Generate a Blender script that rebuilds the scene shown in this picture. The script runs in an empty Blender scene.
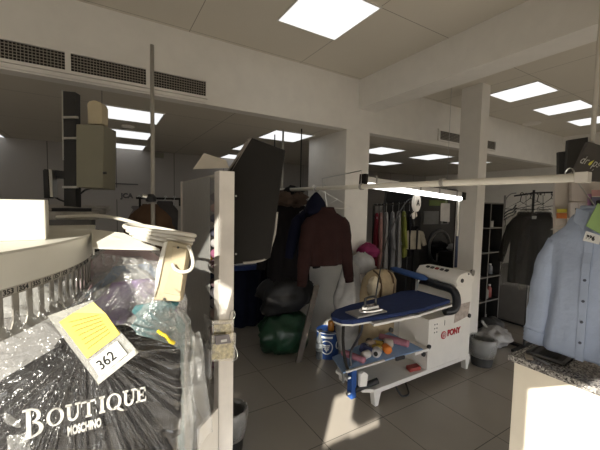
import bpy, bmesh, math, random
from mathutils import Vector, Matrix, noise
random.seed(7)
S = bpy.context.scene
COL = S.collection
V = Vector
# ------------------------------------------------------------------ camera model (600 x 450 photograph)
F, YAW, PIT, ROLL, EYE = 326.14, .5446, .0631, .0195, 1.76
O = V((0, 0, EYE))
fw = V((math.sin(YAW)*math.cos(PIT), math.cos(YAW)*math.cos(PIT), -math.sin(PIT)))
r0 = V((math.cos(YAW), -math.sin(YAW), 0)); u0 = r0.cross(fw)
rt = r0*math.cos(ROLL)+u0*math.sin(ROLL); up = u0*math.cos(ROLL)-r0*math.sin(ROLL)
def ray(u, v): return fw + rt*((u-300)/F) - up*((v-225)/F)
def P(u, v, d): return O + ray(u, v)*d
def PX(u, v, x): r = ray(u, v); return O + r*(x/r.x)
def PY(u, v, y): r = ray(u, v); return O + r*(y/r.y)
def PZ(u, v, z): r = ray(u, v); return O + r*((z-EYE)/r.z)
cd = bpy.data.cameras.new('camera'); cam = bpy.data.objects.new('camera', cd); COL.objects.link(cam)
cd.sensor_width = 36; cd.lens = F/600*36; cd.clip_start = .02
m3 = Matrix((rt, up, -fw)).transposed()
cam.matrix_world = Matrix.Translation(O) @ m3.to_4x4()
S.camera = cam
# ------------------------------------------------------------------ materials
MATS = {}
def mat(name, col, rough=.6, metal=0, var=.12, scale=8, bump=0, bscale=60, spec=.5, sheen=0, emit=None):
    if name in MATS: return MATS[name]
    m = bpy.data.materials.new(name); m.use_nodes = True; N = m.node_tree.nodes; L = m.node_tree.links
    b = N['Principled BSDF']
    b.inputs['Roughness'].default_value = rough; b.inputs['Metallic'].default_value = metal
    b.inputs['Specular IOR Level'].default_value = spec
    if sheen: b.inputs['Sheen Weight'].default_value = sheen
    tc = N.new('ShaderNodeTexCoord')
    if var:
        n = N.new('ShaderNodeTexNoise'); n.inputs['Scale'].default_value = scale; n.inputs['Detail'].default_value = 4
        L.new(tc.outputs['Object'], n.inputs['Vector'])
        r = N.new('ShaderNodeValToRGB')
        r.color_ramp.elements[0].position = .3; r.color_ramp.elements[1].position = .7
        r.color_ramp.elements[0].color = [c*(1-var) for c in col]+[1]
        r.color_ramp.elements[1].color = [min(1, c*(1+var)) for c in col]+[1]
        L.new(n.outputs['Fac'], r.inputs['Fac']); L.new(r.outputs['Color'], b.inputs['Base Color'])
    else: b.inputs['Base Color'].default_value = list(col)+[1]
    if bump:
        n2 = N.new('ShaderNodeTexNoise'); n2.inputs['Scale'].default_value = bscale; n2.inputs['Detail'].default_value = 5
        L.new(tc.outputs['Object'], n2.inputs['Vector'])
        bp = N.new('ShaderNodeBump'); bp.inputs['Strength'].default_value = bump; bp.inputs['Distance'].default_value = .01
        L.new(n2.outputs['Fac'], bp.inputs['Height']); L.new(bp.outputs['Normal'], b.inputs['Normal'])
    if emit:
        b.inputs['Emission Color'].default_value = list(emit[0])+[1]; b.inputs['Emission Strength'].default_value = emit[1]
    MATS[name] = m
    return m
def grid_mat(name, col, line, tx, ty, px, py, w, rough, axes='XY', var=.06, bump=0, spec=.5):
    """flat panels or tiles parted by thin straight joints"""
    m = mat(name, col, rough, var=var, scale=1.3, bump=bump, bscale=90, spec=spec); N = m.node_tree.nodes; L = m.node_tree.links
    b = N['Principled BSDF']; src = b.inputs['Base Color'].links[0].from_socket
    g = N.new('ShaderNodeNewGeometry'); sp = N.new('ShaderNodeSeparateXYZ'); L.new(g.outputs['Position'], sp.inputs[0])
    def M(op, a, c=None):
        q = N.new('ShaderNodeMath'); q.operation = op
        for i, x in enumerate((a, c)):
            if x is None: continue
            if isinstance(x, (int, float)): q.inputs[i].default_value = x
            else: L.new(x, q.inputs[i])
        return q.outputs[0]
    res = None
    for ax, t, p in ((axes[0], tx, px), (axes[1], ty, py)):
        if not t: continue
        f = M('FRACT', M('DIVIDE', M('SUBTRACT', sp.outputs[ax], p-100*t), t))
        d = M('MULTIPLY', M('MINIMUM', f, M('SUBTRACT', 1.0, f)), t)
        k = M('LESS_THAN', d, w/2)
        res = k if res is None else M('MAXIMUM', res, k)
    mx = N.new('ShaderNodeMix'); mx.data_type = 'RGBA'
    L.new(res, mx.inputs[0]); L.new(src, mx.inputs[6]); mx.inputs[7].default_value = list(line)+[1]
    L.new(mx.outputs[2], b.inputs['Base Color'])
    return m
def film_mat(name, tint=(1, 1, 1), milky=.1, gloss=.12, rough=.12, bump=.5, bscale=30):
    """thin clear polythene: mostly see-through, a little milky, with sharp crinkled gloss"""
    m = bpy.data.materials.new(name); m.use_nodes = True; N = m.node_tree.nodes; L = m.node_tree.links
    N.remove(N['Principled BSDF']); out = N['Material Output']
    tr = N.new('ShaderNodeBsdfTransparent'); tr.inputs['Color'].default_value = list(tint)+[1]
    df = N.new('ShaderNodeBsdfDiffuse'); df.inputs['Color'].default_value = (.8, .8, .78, 1)
    gl = N.new('ShaderNodeBsdfGlossy'); gl.inputs['Roughness'].default_value = rough; gl.inputs['Color'].default_value = (1, 1, 1, 1)
    tc = N.new('ShaderNodeTexCoord'); n = N.new('ShaderNodeTexNoise'); n.inputs['Scale'].default_value = bscale; n.inputs['Detail'].default_value = 3
    n.inputs['Distortion'].default_value = 1.2
    L.new(tc.outputs['Object'], n.inputs['Vector'])
    bp = N.new('ShaderNodeBump'); bp.inputs['Strength'].default_value = bump; bp.inputs['Distance'].default_value = .01
    L.new(n.outputs['Fac'], bp.inputs['Height']); L.new(bp.outputs['Normal'], gl.inputs['Normal'])
    lw = N.new('ShaderNodeLayerWeight'); L.new(bp.outputs['Normal'], lw.inputs['Normal'])
    pw = N.new('ShaderNodeMath'); pw.operation = 'POWER'; pw.inputs[1].default_value = 4; L.new(lw.outputs['Facing'], pw.inputs[0])
    fr = N.new('ShaderNodeMath'); fr.operation = 'MULTIPLY_ADD'; fr.inputs[1].default_value = .7; fr.inputs[2].default_value = .04; L.new(pw.outputs[0], fr.inputs[0])
    ad = N.new('ShaderNodeMath'); ad.operation = 'ADD'; ad.use_clamp = True; ad.inputs[1].default_value = gloss; L.new(fr.outputs[0], ad.inputs[0])
    m1 = N.new('ShaderNodeMixShader'); m1.inputs[0].default_value = milky
    L.new(tr.outputs[0], m1.inputs[1]); L.new(df.outputs[0], m1.inputs[2])
    m2 = N.new('ShaderNodeMixShader'); L.new(ad.outputs[0], m2.inputs[0]); L.new(m1.outputs[0], m2.inputs[1]); L.new(gl.outputs[0], m2.inputs[2])
    L.new(m2.outputs[0], out.inputs['Surface'])
    MATS[name] = m
    return m
def granite_mat():
    m = mat('granite', (.16, .15, .14), .22, var=0, spec=.5); N = m.node_tree.nodes; L = m.node_tree.links
    tc = N['Texture Coordinate']; v = N.new('ShaderNodeTexVoronoi'); v.inputs['Scale'].default_value = 160
    L.new(tc.outputs['Object'], v.inputs['Vector'])
    r = N.new('ShaderNodeValToRGB'); e = r.color_ramp.elements
    e[0].color = (.05, .045, .045, 1); e[1].color = (.42, .40, .37, 1); e[0].position = .1; e[1].position = .95
    sp = N.new('ShaderNodeSeparateColor'); L.new(v.outputs['Color'], sp.inputs[0]); L.new(sp.outputs[0], r.inputs['Fac'])
    L.new(r.outputs['Color'], N['Principled BSDF'].inputs['Base Color'])
    return m
white = mat('white_paint', (.72, .68, .62), .55, var=.03)
wallm = mat('wall_plaster', (.73, .70, .65), .7, var=.03, bump=.04)
cream = mat('cream_enamel', (.70, .68, .61), .4, var=.04)
machw = mat('machine_white', (.78, .75, .70), .4, var=.03)
steel = mat('steel', (.55, .55, .53), .3, metal=1, var=.08)
chrome = mat('chrome', (.8, .8, .8), .12, metal=1, var=0)
zinc = mat('zinc_plate', (.30, .28, .25), .5, metal=.5, var=.2, scale=14)
black = mat('black_plastic', (.015, .015, .016), .45, var=.1)
darkgrey = mat('dark_grey_board', (.019, .0175, .016), .65, var=.06, spec=.15)
rubber = mat('rubber', (.02, .02, .02), .8, var=.1)
navy = mat('navy_cloth', (.010, .026, .105), .85, var=.2, scale=25, bump=.15, bscale=200)
blueplastic = mat('blue_plastic', (.02, .07, .25), .4, var=.1)
lightblue = mat('light_blue_board', (.22, .33, .52), .6, var=.08)
ink = mat('printing_ink', (.012, .012, .012), .6, var=0)
paper = mat('paper', (.70, .70, .68), .8, var=.03)
yellowp = mat('yellow_paper', (.62, .47, .10), .8, var=.1, scale=30)
greenp = mat('green_paper', (.28, .42, .16), .8, var=.06)
redink = mat('red_print', (.45, .02, .03), .5, var=0)
beige = mat('beige_plastic', (.47, .40, .27), .45, var=.04)
wood = mat('light_wood', (.30, .22, .14), .6, var=.25, scale=18)
clear = film_mat('clear_film', milky=.022, gloss=.02, rough=.16, bump=.25, bscale=24)
clear2 = film_mat('dusty_film', milky=.2, gloss=.03, rough=.14, bump=1.0, bscale=38)
clear3 = film_mat('bin_liner_film', tint=(.9, .9, .9), milky=.22, gloss=.05, rough=.3, bump=.7, bscale=40)
frost = film_mat('frosted_sheet', tint=(.62, .60, .58), milky=.30, gloss=.02, rough=.4, bump=.2, bscale=14)
glassm = film_mat('clear_glass', tint=(.9, .93, .92), milky=.02, gloss=.03, rough=.04, bump=0)
granite = granite_mat()
lamp_e = mat('lit_diffuser', (.9, .9, .9), .5, var=0, emit=((.97, .99, 1.0), 1.0))
tube_e = mat('lit_tube', (.9, .9, .9), .5, var=0, emit=((1.0, .98, .95), 2.6))
def cloth(name, col, bump=.2, bscale=160, rough=.9, var=.15): return mat(name, col, rough, var=var, scale=9, bump=bump, bscale=bscale, spec=.1, sheen=.015)
# ------------------------------------------------------------------ mesh helpers
OFF = {}
class MB:
    def __init__(s): s.b = bmesh.new()
    def face(s, pts):
        try: return s.b.faces.new([s.b.verts.new(p) for p in pts])
        except ValueError: return None
    def obox(s, o, a, b, c):
        o, a, b, c = V(o), V(a), V(b), V(c)
        if a.cross(b).dot(c) < 0: o = o+c; c = -c
        v = [s.b.verts.new(o+a*i+b*j+c*k) for k in (0, 1) for j in (0, 1) for i in (0, 1)]
        for f in ((0, 2, 3, 1), (4, 5, 7, 6), (0, 1, 5, 4), (2, 6, 7, 3), (0, 4, 6, 2), (1, 3, 7, 5)): s.b.faces.new([v[i] for i in f])
        return s
    def box(s, x0, x1, y0, y1, z0, z1): return s.obox((x0, y0, z0), (x1-x0, 0, 0), (0, y1-y0, 0), (0, 0, z1-z0))
    def loft(s, rings, cap=True, closed=True):
        R = [[s.b.verts.new(p) for p in r] for r in rings]; n = len(R[0])
        for a, b in zip(R, R[1:]):
            for i in range(n if closed else n-1):
                j = (i+1) % n
                s.b.faces.new((a[i], a[j], b[j], b[i]))
        if cap and closed:
            for r in (R[0][::-1], R[-1]):
                try: s.b.faces.new(r)
                except ValueError: pass
        return s
    def tube(s, pts, r, n=8, closed=False):
        pts = [V(p) for p in pts]; rings = []; m = len(pts); prev = None
        for i, p in enumerate(pts):
            if closed: t = pts[(i+1) % m]-pts[i-1]
            else: t = pts[min(i+1, m-1)]-pts[max(i-1, 0)]
            t.normalize()
            if prev is None: a = t.cross(V((0, 0, 1)) if abs(t.z) < .9 else V((1, 0, 0)))
            else: a = prev-t*prev.dot(t)
            a.normalize(); prev = a.copy(); b = t.cross(a)
            rr = r[i] if isinstance(r, (list, tuple)) else r
            rings.append([p+(a*math.cos(2*math.pi*k/n)+b*math.sin(2*math.pi*k/n))*rr for k in range(n)])
        if closed: rings.append(rings[0]); s.loft(rings, cap=False); bmesh.ops.remove_doubles(s.b, verts=s.b.verts[:], dist=1e-5)
        else: s.loft(rings)
        return s
    def cyl(s, a, b, r, n=20): return s.tube([a, b], r, n)
    def lathe(s, c, prof, n=24, sx=1, sy=1, jig=0):
        c = V(c); rings = []
        for k, (r, z) in enumerate(prof):
            rings.append([c+V((r*sx*math.cos(2*math.pi*i/n)*(1+jig*noise.noise(V((i*1.3, z*9, k*.3)))), r*sy*math.sin(2*math.pi*i/n)*(1+jig*noise.noise(V((i*1.3, z*9, k*.3)))), z)) for i in range(n)])
        return s.loft(rings)
    def prism(s, pts, d):
        pts = [V(p) for p in pts]; d = V(d)
        nrm = V((0, 0, 0))
        for i in range(len(pts)): nrm += (pts[i]-pts[0]).cross(pts[(i+1) % len(pts)]-pts[0])
        if nrm.dot(d) > 0: pts = pts[::-1]
        a = [s.b.verts.new(p) for p in pts]; b = [s.b.verts.new(p+d) for p in pts]; n = len(a)
        s.b.faces.new(a); s.b.faces.new(b[::-1])
        for i in range(n): s.b.faces.new((a[i], b[i], b[(i+1) % n], a[(i+1) % n]))
        return s
    def grid(s, fn, nu, nv):
        g = [[s.b.verts.new(fn(i/nu, j/nv)) for i in range(nu+1)] for j in range(nv+1)]
        for j in range(nv):
            for i in range(nu): s.b.faces.new((g[j][i], g[j][i+1], g[j+1][i+1], g[j+1][i]))
        return s
    def blob(s, c, rx, ry, rz, n=24, m=14, amp=.15, freq=2.5, seed=0, flat=True, fine=0):
        c = V(c); rings = []
        for j in range(m+1):
            ph = -math.pi/2+math.pi*j/m*.999+.0005; ring = []
            for i in range(n):
                th = 2*math.pi*i/n
                d = V((math.cos(ph)*math.cos(th), math.cos(ph)*math.sin(th), math.sin(ph)))
                k = 1+amp*noise.noise(d*freq+V((seed*7.1, seed*3.3, 0)))
                if fine: k += fine*noise.noise(d*freq*4+V((seed, 5, 0)))
                q = V((d.x*rx*k, d.y*ry*k, d.z*rz*k))
                if flat and q.z < -rz*.8: q.z = -rz*.8
                ring.append(c+q)
            rings.append(ring)
        return s.loft(rings)
    def build(s, name, m, parent=None, smooth=False, bevel=0, loc=None, solid=0, fix=True):
        if fix: bmesh.ops.recalc_face_normals(s.b, faces=s.b.faces[:])
        if parent is not None: off = OFF[parent.name]
        elif loc is not None: off = V(loc)
        else:
            xs = [v.co for v in s.b.verts]
            lo = [min(p[i] for p in xs) for i in range(3)]; hi = [max(p[i] for p in xs) for i in range(3)]
            off = V(((lo[0]+hi[0])/2, (lo[1]+hi[1])/2, lo[2]))
        for v in s.b.verts: v.co -= off
        if smooth:
            for f in s.b.faces: f.smooth = True
        me = bpy.data.meshes.new(name); s.b.to_mesh(me); s.b.free()
        me.materials.append(m)
        o = bpy.data.objects.new(name, me); COL.objects.link(o)
        if parent is not None: o.parent = parent
        else: o.location = off
        OFF[o.name] = off.copy()
        if bevel:
            md = o.modifiers.new('edge', 'BEVEL'); md.width = bevel; md.segments = 2; md.limit_method = 'ANGLE'
        if solid:
            md = o.modifiers.new('thick', 'SOLIDIFY'); md.thickness = solid; md.offset = 0
        return o
def thing(name, loc, label, cat, group=None):
    o = bpy.data.objects.new(name, None); COL.objects.link(o); o.location = loc; o.empty_display_size = .05
    OFF[o.name] = V(loc)
    return tag(o, label, cat, group)
def tag(o, label, cat, group=None, kind=None):
    o['label'] = label; o['category'] = cat
    if group: o['group'] = group
    if kind: o['kind'] = kind
    return o
def struct(name, mb, m, **k):
    o = mb.build(name, m, **k); o['kind'] = 'structure'; return o
def text(name, body, size, m, parent, origin, U, W, xs=1, offset=0, depth=.0008, spacing=1, bend=None, shear=0):
    """raised lettering: U runs along the line of writing, W up the letters; origin = bottom left"""
    cu = bpy.data.curves.new('lettering', 'FONT'); cu.body = body; cu.size = size; cu.offset = offset; cu.space_character = spacing; cu.shear = shear
    t = bpy.data.objects.new('lettering', cu); COL.objects.link(t)
    me = bpy.data.meshes.new_from_object(t.evaluated_get(bpy.context.evaluated_depsgraph_get()))
    bpy.data.objects.remove(t); bpy.data.curves.remove(cu)
    U, W = V(U).normalized(), V(W).normalized(); N = U.cross(W); off = OFF[parent.name]
    b = bmesh.new(); b.from_mesh(me); bpy.data.meshes.remove(me)
    r = bmesh.ops.extrude_face_region(b, geom=b.faces[:])
    for v in r['geom']:
        if isinstance(v, bmesh.types.BMVert): v.co.z -= depth
    for v in b.verts:
        c = v.co.copy()
        v.co = (bend(c.x*xs, c.y, c.z) if bend else V(origin)+U*c.x*xs+W*c.y+N*(c.z+depth)) - off
    me = bpy.data.meshes.new(name); b.to_mesh(me); b.free(); me.materials.append(m)
    o = bpy.data.objects.new(name, me); COL.objects.link(o); o.parent = parent; OFF[o.name] = off.copy()
    return o
def children(o): return [c for c in COL.objects if c.parent == o]
def ellipse(c, a, b, n=28, fold=0, k=5, ph=0, pw=.85):
    out = []
    for i in range(n):
        t = 2*math.pi*i/n; co, si = math.cos(t), math.sin(t)
        f = fold*(math.sin(k*t+ph)+.6*math.sin((k*2+1)*t+ph*1.7))
        out.append(V(c)+a*(math.copysign(abs(co)**pw, co))+b*(math.copysign(abs(si)**pw, si)+f*abs(si)))
    return out
def torso(neck, R, N, w, h, t, fold=.35, k=5, ph=0, hem=1.0, slope=.10, neckw=.075, waist=1.0):
    """lofted upper body of a hanging garment"""
    R, N = V(R).normalized(), V(N).normalized(); mb = MB(); rings = []
    prof = [(0, neckw/w*2, .55), (.018/h, neckw/w*2.3, .7), (slope*.5/h*.9, .62, .8), (slope*.85/h, .9, .75), (slope*1.1/h, 1.0, .8), (slope*1.6/h+.03, .99, .9),
            (.35, .95*waist, 1), (.55, .94*waist, 1.05), (.75, (.94+hem)/2*waist, 1.1), (.9, .99*hem, 1.15), (.98, hem, 1.15), (1.0, hem*.99, 1.05)]
    for a, ww, tt in prof:
        c = V(neck)-V((0, 0, a*h))
        rings.append(ellipse(c, R*(w/2*ww), N*(t/2*tt), 44, fold*min(1, max(0, a*1.6-.1)), k, ph+a*1.5))
    return mb.loft(rings)
def limb(pts, radii, N, flat=.55, fold=.12, k=3, ph=0):
    """lofted sleeve"""
    N = V(N).normalized(); mb = MB(); rings = []; pts = [V(p) for p in pts]; m = 12; pp = []; rr = []
    for i in range(m+1):
        f = i/m*(len(pts)-1); j = min(int(f), len(pts)-2); q = f-j
        p0 = pts[max(j-1, 0)]; p1, p2 = pts[j], pts[j+1]; p3 = pts[min(j+2, len(pts)-1)]
        pp.append(.5*((2*p1)+(p2-p0)*q+(2*p0-5*p1+4*p2-p3)*q*q+(3*p1-p0-3*p2+p3)*q**3)); rr.append(radii[j]*(1-q)+radii[j+1]*q)
    for i, p in enumerate(pp):
        t = (pp[min(i+1, m)]-pp[max(i-1, 0)]).normalized(); a = N.cross(t).normalized()
        rings.append(ellipse(p, a*rr[i]*(1+.06*math.sin(i*2.1+ph)), N*rr[i]*flat, 20, fold, k, ph+i*.4, 1))
    return mb.loft(rings)
def coat_hanger(neck, R, w, hook, m=None, label='', group=None, r=.003):
    neck, R = V(neck), V(R).normalized(); hook = V(hook); mb = MB()
    a, b = neck+R*w/2-V((0, 0, .075)), neck-R*w/2-V((0, 0, .075)); top = neck+V((0, 0, .02))
    mb.tube([top, a, b], r, 6, closed=True)
    pts = [top]; d = hook-top
    for i in range(1, 5): pts.append(top+d*(i/4)*.94)
    for k in range(7):
        g = math.pi*(k/6); pts.append(hook+R*(.018*math.cos(g)-.018*0)-V((0, 0, .018))+V((0, 0, .018+.012))*math.sin(g))
    mb.tube(pts, r, 6)
    o = mb.build('coat_hanger', m or steel, loc=neck); return tag(o, label, 'hanger', group)
def garment(name, label, cat, neck, R, N, w, h, t, m, slv=0, slv_r=.065, group=None, fold=.35, k=5, ph=0, hem=1.0, collar=None, cuff=None, sweep=.12, slope=.10, waist=1.0):
    neck, R, N = V(neck), V(R).normalized(), V(N).normalized()
    root = thing(name, neck-V((0, 0, h)), label, cat, group)
    torso(neck, R, N, w, h, t, fold, k, ph, hem, slope, waist=waist).build('body', m, root, smooth=True)
    if slv:
        for s in (-1, 1):
            sh = neck+R*s*(w/2-.035)-V((0, 0, slope*1.15))
            e = sh+R*s*(sweep*.6)-V((0, 0, slv*.5)); c = sh+R*s*sweep-V((0, 0, slv))+N*.02
            limb([sh, sh+R*s*.03-V((0, 0, slv*.15)), e, c], [slv_r*.55, slv_r*.95, slv_r*.9, slv_r*.62], N, .6, .14, 3, ph+s).build('sleeve', m, root, smooth=True)
            if cuff:
                d = (c-e).normalized(); limb([c-d*.002, c+d*.05], [slv_r*.6, slv_r*.55], N, .7, .05).build('cuff', cuff, root, smooth=True)
    if collar:
        mb = MB(); rings = []
        for z, f in ((-.035, 1.5), (.0, 1.15), (.028, 1.0), (.03, .85), (-.01, .9)):
            rings.append(ellipse(neck+V((0, 0, z)), R*.075*f, N*max(.04, t*.42)*f, 24, .03, 3, 0, 1))
        mb.loft(rings, cap=False).build('collar', collar, root, smooth=True)
    return root
def film_over(neck, R, N, w, h, t, m, root, amp=.18, seed=0):
    """loose crumpled polythene cover round a hanging garment"""
    R, N = V(R).normalized(), V(N).normalized(); mb = MB(); rings = []
    prof = ((-.04, .16, .4), (0, .3, .7), (.06, .85, .95), (.12, 1.08, 1.15), (.3, 1.08, 1.3), (.5, 1.1, 1.35), (.7, 1.1, 1.4), (.85, 1.13, 1.35), (1.04, 1.12, 1.3))
    for q in range(41):
        a = -.04+1.08*q/40
        for (a0, w0, t0), (a1, w1, t1) in zip(prof, prof[1:]):
            if a0 <= a <= a1+1e-6: f = (a-a0)/(a1-a0); ww, tt = w0+(w1-w0)*f, t0+(t1-t0)*f; break
        c = V(neck)-V((0, 0, a*h)); ring = []
        for i, p in enumerate(ellipse(c, R*(w/2*ww), N*(t/2*tt+.014), 90, 0, 3, 0)):
            k = 1+amp*.5*noise.noise(V((i*.4+seed*3, a*2.4, seed)))
            d = (p-c).normalized(); ri = 0
            for fq, am in ((7, .016), (15, .008)):
                ri += am*max(0, 1-2.3*abs(noise.noise(V((p.x*fq+seed*5, p.y*fq, p.z*fq*1.2)))))**2
            ring.append(c+(p-c)*max(1.0, k+.06)+d*ri)
        rings.append(ring)
    return mb.loft(rings, cap=False).build('plastic_cover', m, root, smooth=True)
# ================================================================== SETTING
XL, XR, YF, YB, YH, ZU, ZL = -2.6, 8.2, -.5, 6.4, 3.074, 3.26, 2.66
tile = grid_mat('floor_tiles', (.30, .27, .23), (.07, .06, .05), .6, .6, 1.378, 1.865, .006, .33, var=.09)
ceil_m = grid_mat('ceiling_boards', (.63, .585, .505), (.25, .22, .18), 1.142, 1.142, .679, .755, .006, .8, var=.02)
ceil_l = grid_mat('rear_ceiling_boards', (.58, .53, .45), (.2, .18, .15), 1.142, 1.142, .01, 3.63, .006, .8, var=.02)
struct('floor', MB().box(XL, XR, -3, YB, -.05, 0), tile)
struct('ceiling', MB().box(XL, XR, YF, YH, ZU, ZU+.05), ceil_m)
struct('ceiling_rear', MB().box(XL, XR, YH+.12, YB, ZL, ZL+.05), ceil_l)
struct('wall_bulkhead', MB().box(XL, XR, YH, YH+.12, ZL, ZU), wallm)
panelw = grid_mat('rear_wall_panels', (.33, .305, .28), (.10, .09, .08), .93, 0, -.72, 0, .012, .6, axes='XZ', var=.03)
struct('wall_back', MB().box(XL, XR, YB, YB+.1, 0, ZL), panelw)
struct('wall_left', MB().box(XL-.1, XL, YF, YB, 0, ZU), wallm)
struct('wall_right', MB().box(XR, XR+.1, YF, YB, 0, ZU), wallm)
struct('beam', MB().box(2.654, 2.92, YF, YH, 2.92, ZU), wallm)
struct('column', MB().box(2.486, 2.85, YH+.005, 3.9, 0, ZL), wallm)
struct('column', MB().box(3.92, 4.09, 2.31, 2.575, 0, ZU), wallm)
# the shop front behind the photographer: unseen, with openings shaped to place sun patches and floor bounce
def front_wall():
    holes = [(-2.55, -.30, .05, 1.2), (-.30, .40, .05, .80), (.40, .8, .05, 1.72), (.8, 6.5, .05, .85), (-2.55, -1.68, 2.0, 3.12), (-1.68, -1.3, 2.0, 2.7), (-1.09, -.75, 1.45, 1.79), (-.75, -.44, 1.435, 1.53)]
    xs = sorted({XL, XR} | {h[i] for h in holes for i in (0, 1)}); zs = sorted({0, ZU} | {h[i] for h in holes for i in (2, 3)})
    mb = MB()
    for a, b in zip(xs, xs[1:]):
        for c, d in zip(zs, zs[1:]):
            x, z = (a+b)/2, (c+d)/2
            if any(h[0] < x < h[1] and h[2] < z < h[3] for h in holes): continue
            mb.box(a, b, YF-.1, YF, c, d)
    return mb
struct('wall_front', front_wall(), wallm)
tint = film_mat('sun_dimming_glass', tint=(.69, .69, .68), milky=.0, gloss=0, rough=.02, bump=0)  # added unseen panes, tinted to weaken the sun reaching the conveyor
struct('sun_dimming_pane_1', MB().box(-2.55, -1.68, YF-.05, YF-.044, 2.0, 3.12), tint)
struct('sun_dimming_pane_2', MB().box(-1.68, -1.3, YF-.05, YF-.044, 2.0, 2.7), tint)
struct('trim_1', MB().box(-2.6, .82, YH-.018, YH, 2.672, 2.70), wallm)
# ------------------------------------------------------------------ ceiling lights
frame_m = mat('light_frame', (.62, .60, .56), .5, var=.02)
def ceiling_light(x0, x1, y0, y1, z, label, group):
    r = thing('ceiling_light', ((x0+x1)/2, (y0+y1)/2, z-.012), label, 'ceiling light', group); mb = MB(); w = .012
    for a in ((x0-w, x1+w, y0-w, y0), (x0-w, x1+w, y1, y1+w), (x0-w, x0, y0, y1), (x1, x1+w, y0, y1)): mb.box(*a, z-.010, z)
    mb.build('frame', frame_m, r); MB().box(x0, x1, y0, y1, z-.006, z-.001).build('diffuser', lamp_e, r)
    return r
ceiling_light(1.25, 1.82, 1.897, 2.467, ZU, 'large bright square ceiling panel above the foreground, ahead of the beam', 'ceiling light panels')
for x, l in ((4.39, 'bright ceiling panel right of the square column, nearest the column'), (5.58, 'bright ceiling panel right of the column, second from the column'), (6.78, 'bright ceiling panel at the right edge, partly behind the hanging rod')):
    ceiling_light(x, x+.54, 1.93, 2.50, ZU, l, 'ceiling light panels')
for i, (x, y, l) in enumerate(((.01, 3.63, 'rear ceiling panel at left, nearest of three behind the grilles'), (.03, 4.75, 'rear ceiling panel at left, middle of the three in line'), (.07, 5.87, 'rear ceiling panel at left, farthest of the three in line'),
        (1.82, 3.60, 'rear ceiling panel left of the wide column, nearest the bulkhead'), (1.85, 4.75, 'rear ceiling panel behind the tilted dark board'), (2.0, 5.87, 'distant rear ceiling panel just left of the wide column'),
        (3.63, 3.66, 'rear ceiling panel just right of the wide column, nearest it'), (4.80, 3.60, 'rear ceiling panel between both columns, on the right'), (3.66, 4.75, 'rear ceiling panel right of the wide column, in second row'),
        (4.80, 4.75, 'smaller looking rear ceiling panel between the columns'), (6.0, 3.60, 'rear ceiling panel seen just right of the slim column'), (-1.75, 5.87, 'rear ceiling panel cut by the left picture edge'))):
    ceiling_light(x, x+.54, y, y+.54, ZL, l, 'rear ceiling light panels')
# round ceiling fittings
def disc(name, x, y, z, r, label, cat):
    o = MB().lathe((x, y, z), [(.001, -.03), (r*.7, -.03), (r, -.012), (r, 0), (.001, 0)], 24).build(name, white, smooth=False); return tag(o, label, cat)
p = PZ(128, 126, ZL); disc('smoke_detector', p.x, p.y, ZL, .07, 'small round detector on the rear ceiling between two light panels', 'smoke detector')
p = PZ(532, 123, ZU); disc('ceiling_vent', p.x, p.y, ZU, .14, 'round white vent on the ceiling beyond the right light panels', 'ceiling vent')
# ------------------------------------------------------------------ air grilles in the bulkhead
duct_shade_m = mat('duct_shade', (.012, .011, .010), .9, var=0)
def grille(x0, x1, z0, z1, cuts, label):
    r = thing('air_grille', ((x0+x1)/2, YH-.02, z0), label, 'air grille'); y0, y1 = YH-.022, YH
    mb = MB(); f = .022
    mb.box(x0, x1, y0, y1, z1-f, z1); mb.box(x0, x1, y0, y1, z0, z0+f)
    xs = [x0]+cuts+[x1]
    for i, x in enumerate(xs): mb.box(x-(.0 if i == 0 else .018), x+(.0 if i == len(xs)-1 else .018)+(.02 if i == 0 else 0), y0, y1, z0+f, z1-f)
    mb.build('frame', wallm, r)
    MB().box(x0+.005, x1-.005, YH-.004, YH-.001, z0+.005, z1-.005).build('duct_shade_sheet', duct_shade_m, r)  # near-black sheet on the wall stands in for shade inside the duct
    for a, b in zip(xs, xs[1:]):
        g = MB(); n = 6; zz0, zz1 = z0+f, z1-f
        for k in range(1, n): z = zz0+(zz1-zz0)*k/n; g.box(a+.018, b-.018, y0+.006, y0+.012, z-.0022, z+.0022)
        m_ = int((b-a)/.022)
        for k in range(1, m_): x = a+.018+(b-a-.036)*k/m_; g.box(x-.002, x+.002, y0+.010, y0+.014, zz0, zz1)
        g.build('louvre_mesh', mat('grille_metal', (.30, .27, .23), .5, var=.05), r)
    return r
grille(-1.33, .84, 2.705, 2.878, [-.775, -.205, .345], 'long four section air grille in the bulkhead above the left conveyor')
grille(4.15, 5.66, 2.715, 2.885, [4.70, 5.2], 'shorter air grille in the bulkhead, partly behind the slim column')
# ------------------------------------------------------------------ light
w = bpy.data.worlds.new('world'); S.world = w; w.use_nodes = True; bg = w.node_tree.nodes['Background']
bg.inputs['Color'].default_value = (.95, .97, 1, 1); bg.inputs['Strength'].default_value = 3.2
sd = bpy.data.lights.new('sun', 'SUN'); sun = bpy.data.objects.new('sun', sd); COL.objects.link(sun)
sd.energy = 19; sd.angle = math.radians(.6); sd.color = (1, .95, .85)
sun.rotation_euler = V((1, 1, -.62)).to_track_quat('-Z', 'Y').to_euler()
# the pavement outside
struct('road_outside', MB().box(-14, 16, -14, -3, -.06, -.01), mat('paving', (.5, .47, .42), .8, var=.05))
S.view_settings.view_transform = 'Standard'; S.view_settings.look = 'None'; S.view_settings.gamma = 1; S.view_settings.use_curve_mapping = False
S.view_settings.exposure = 0.0
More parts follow.
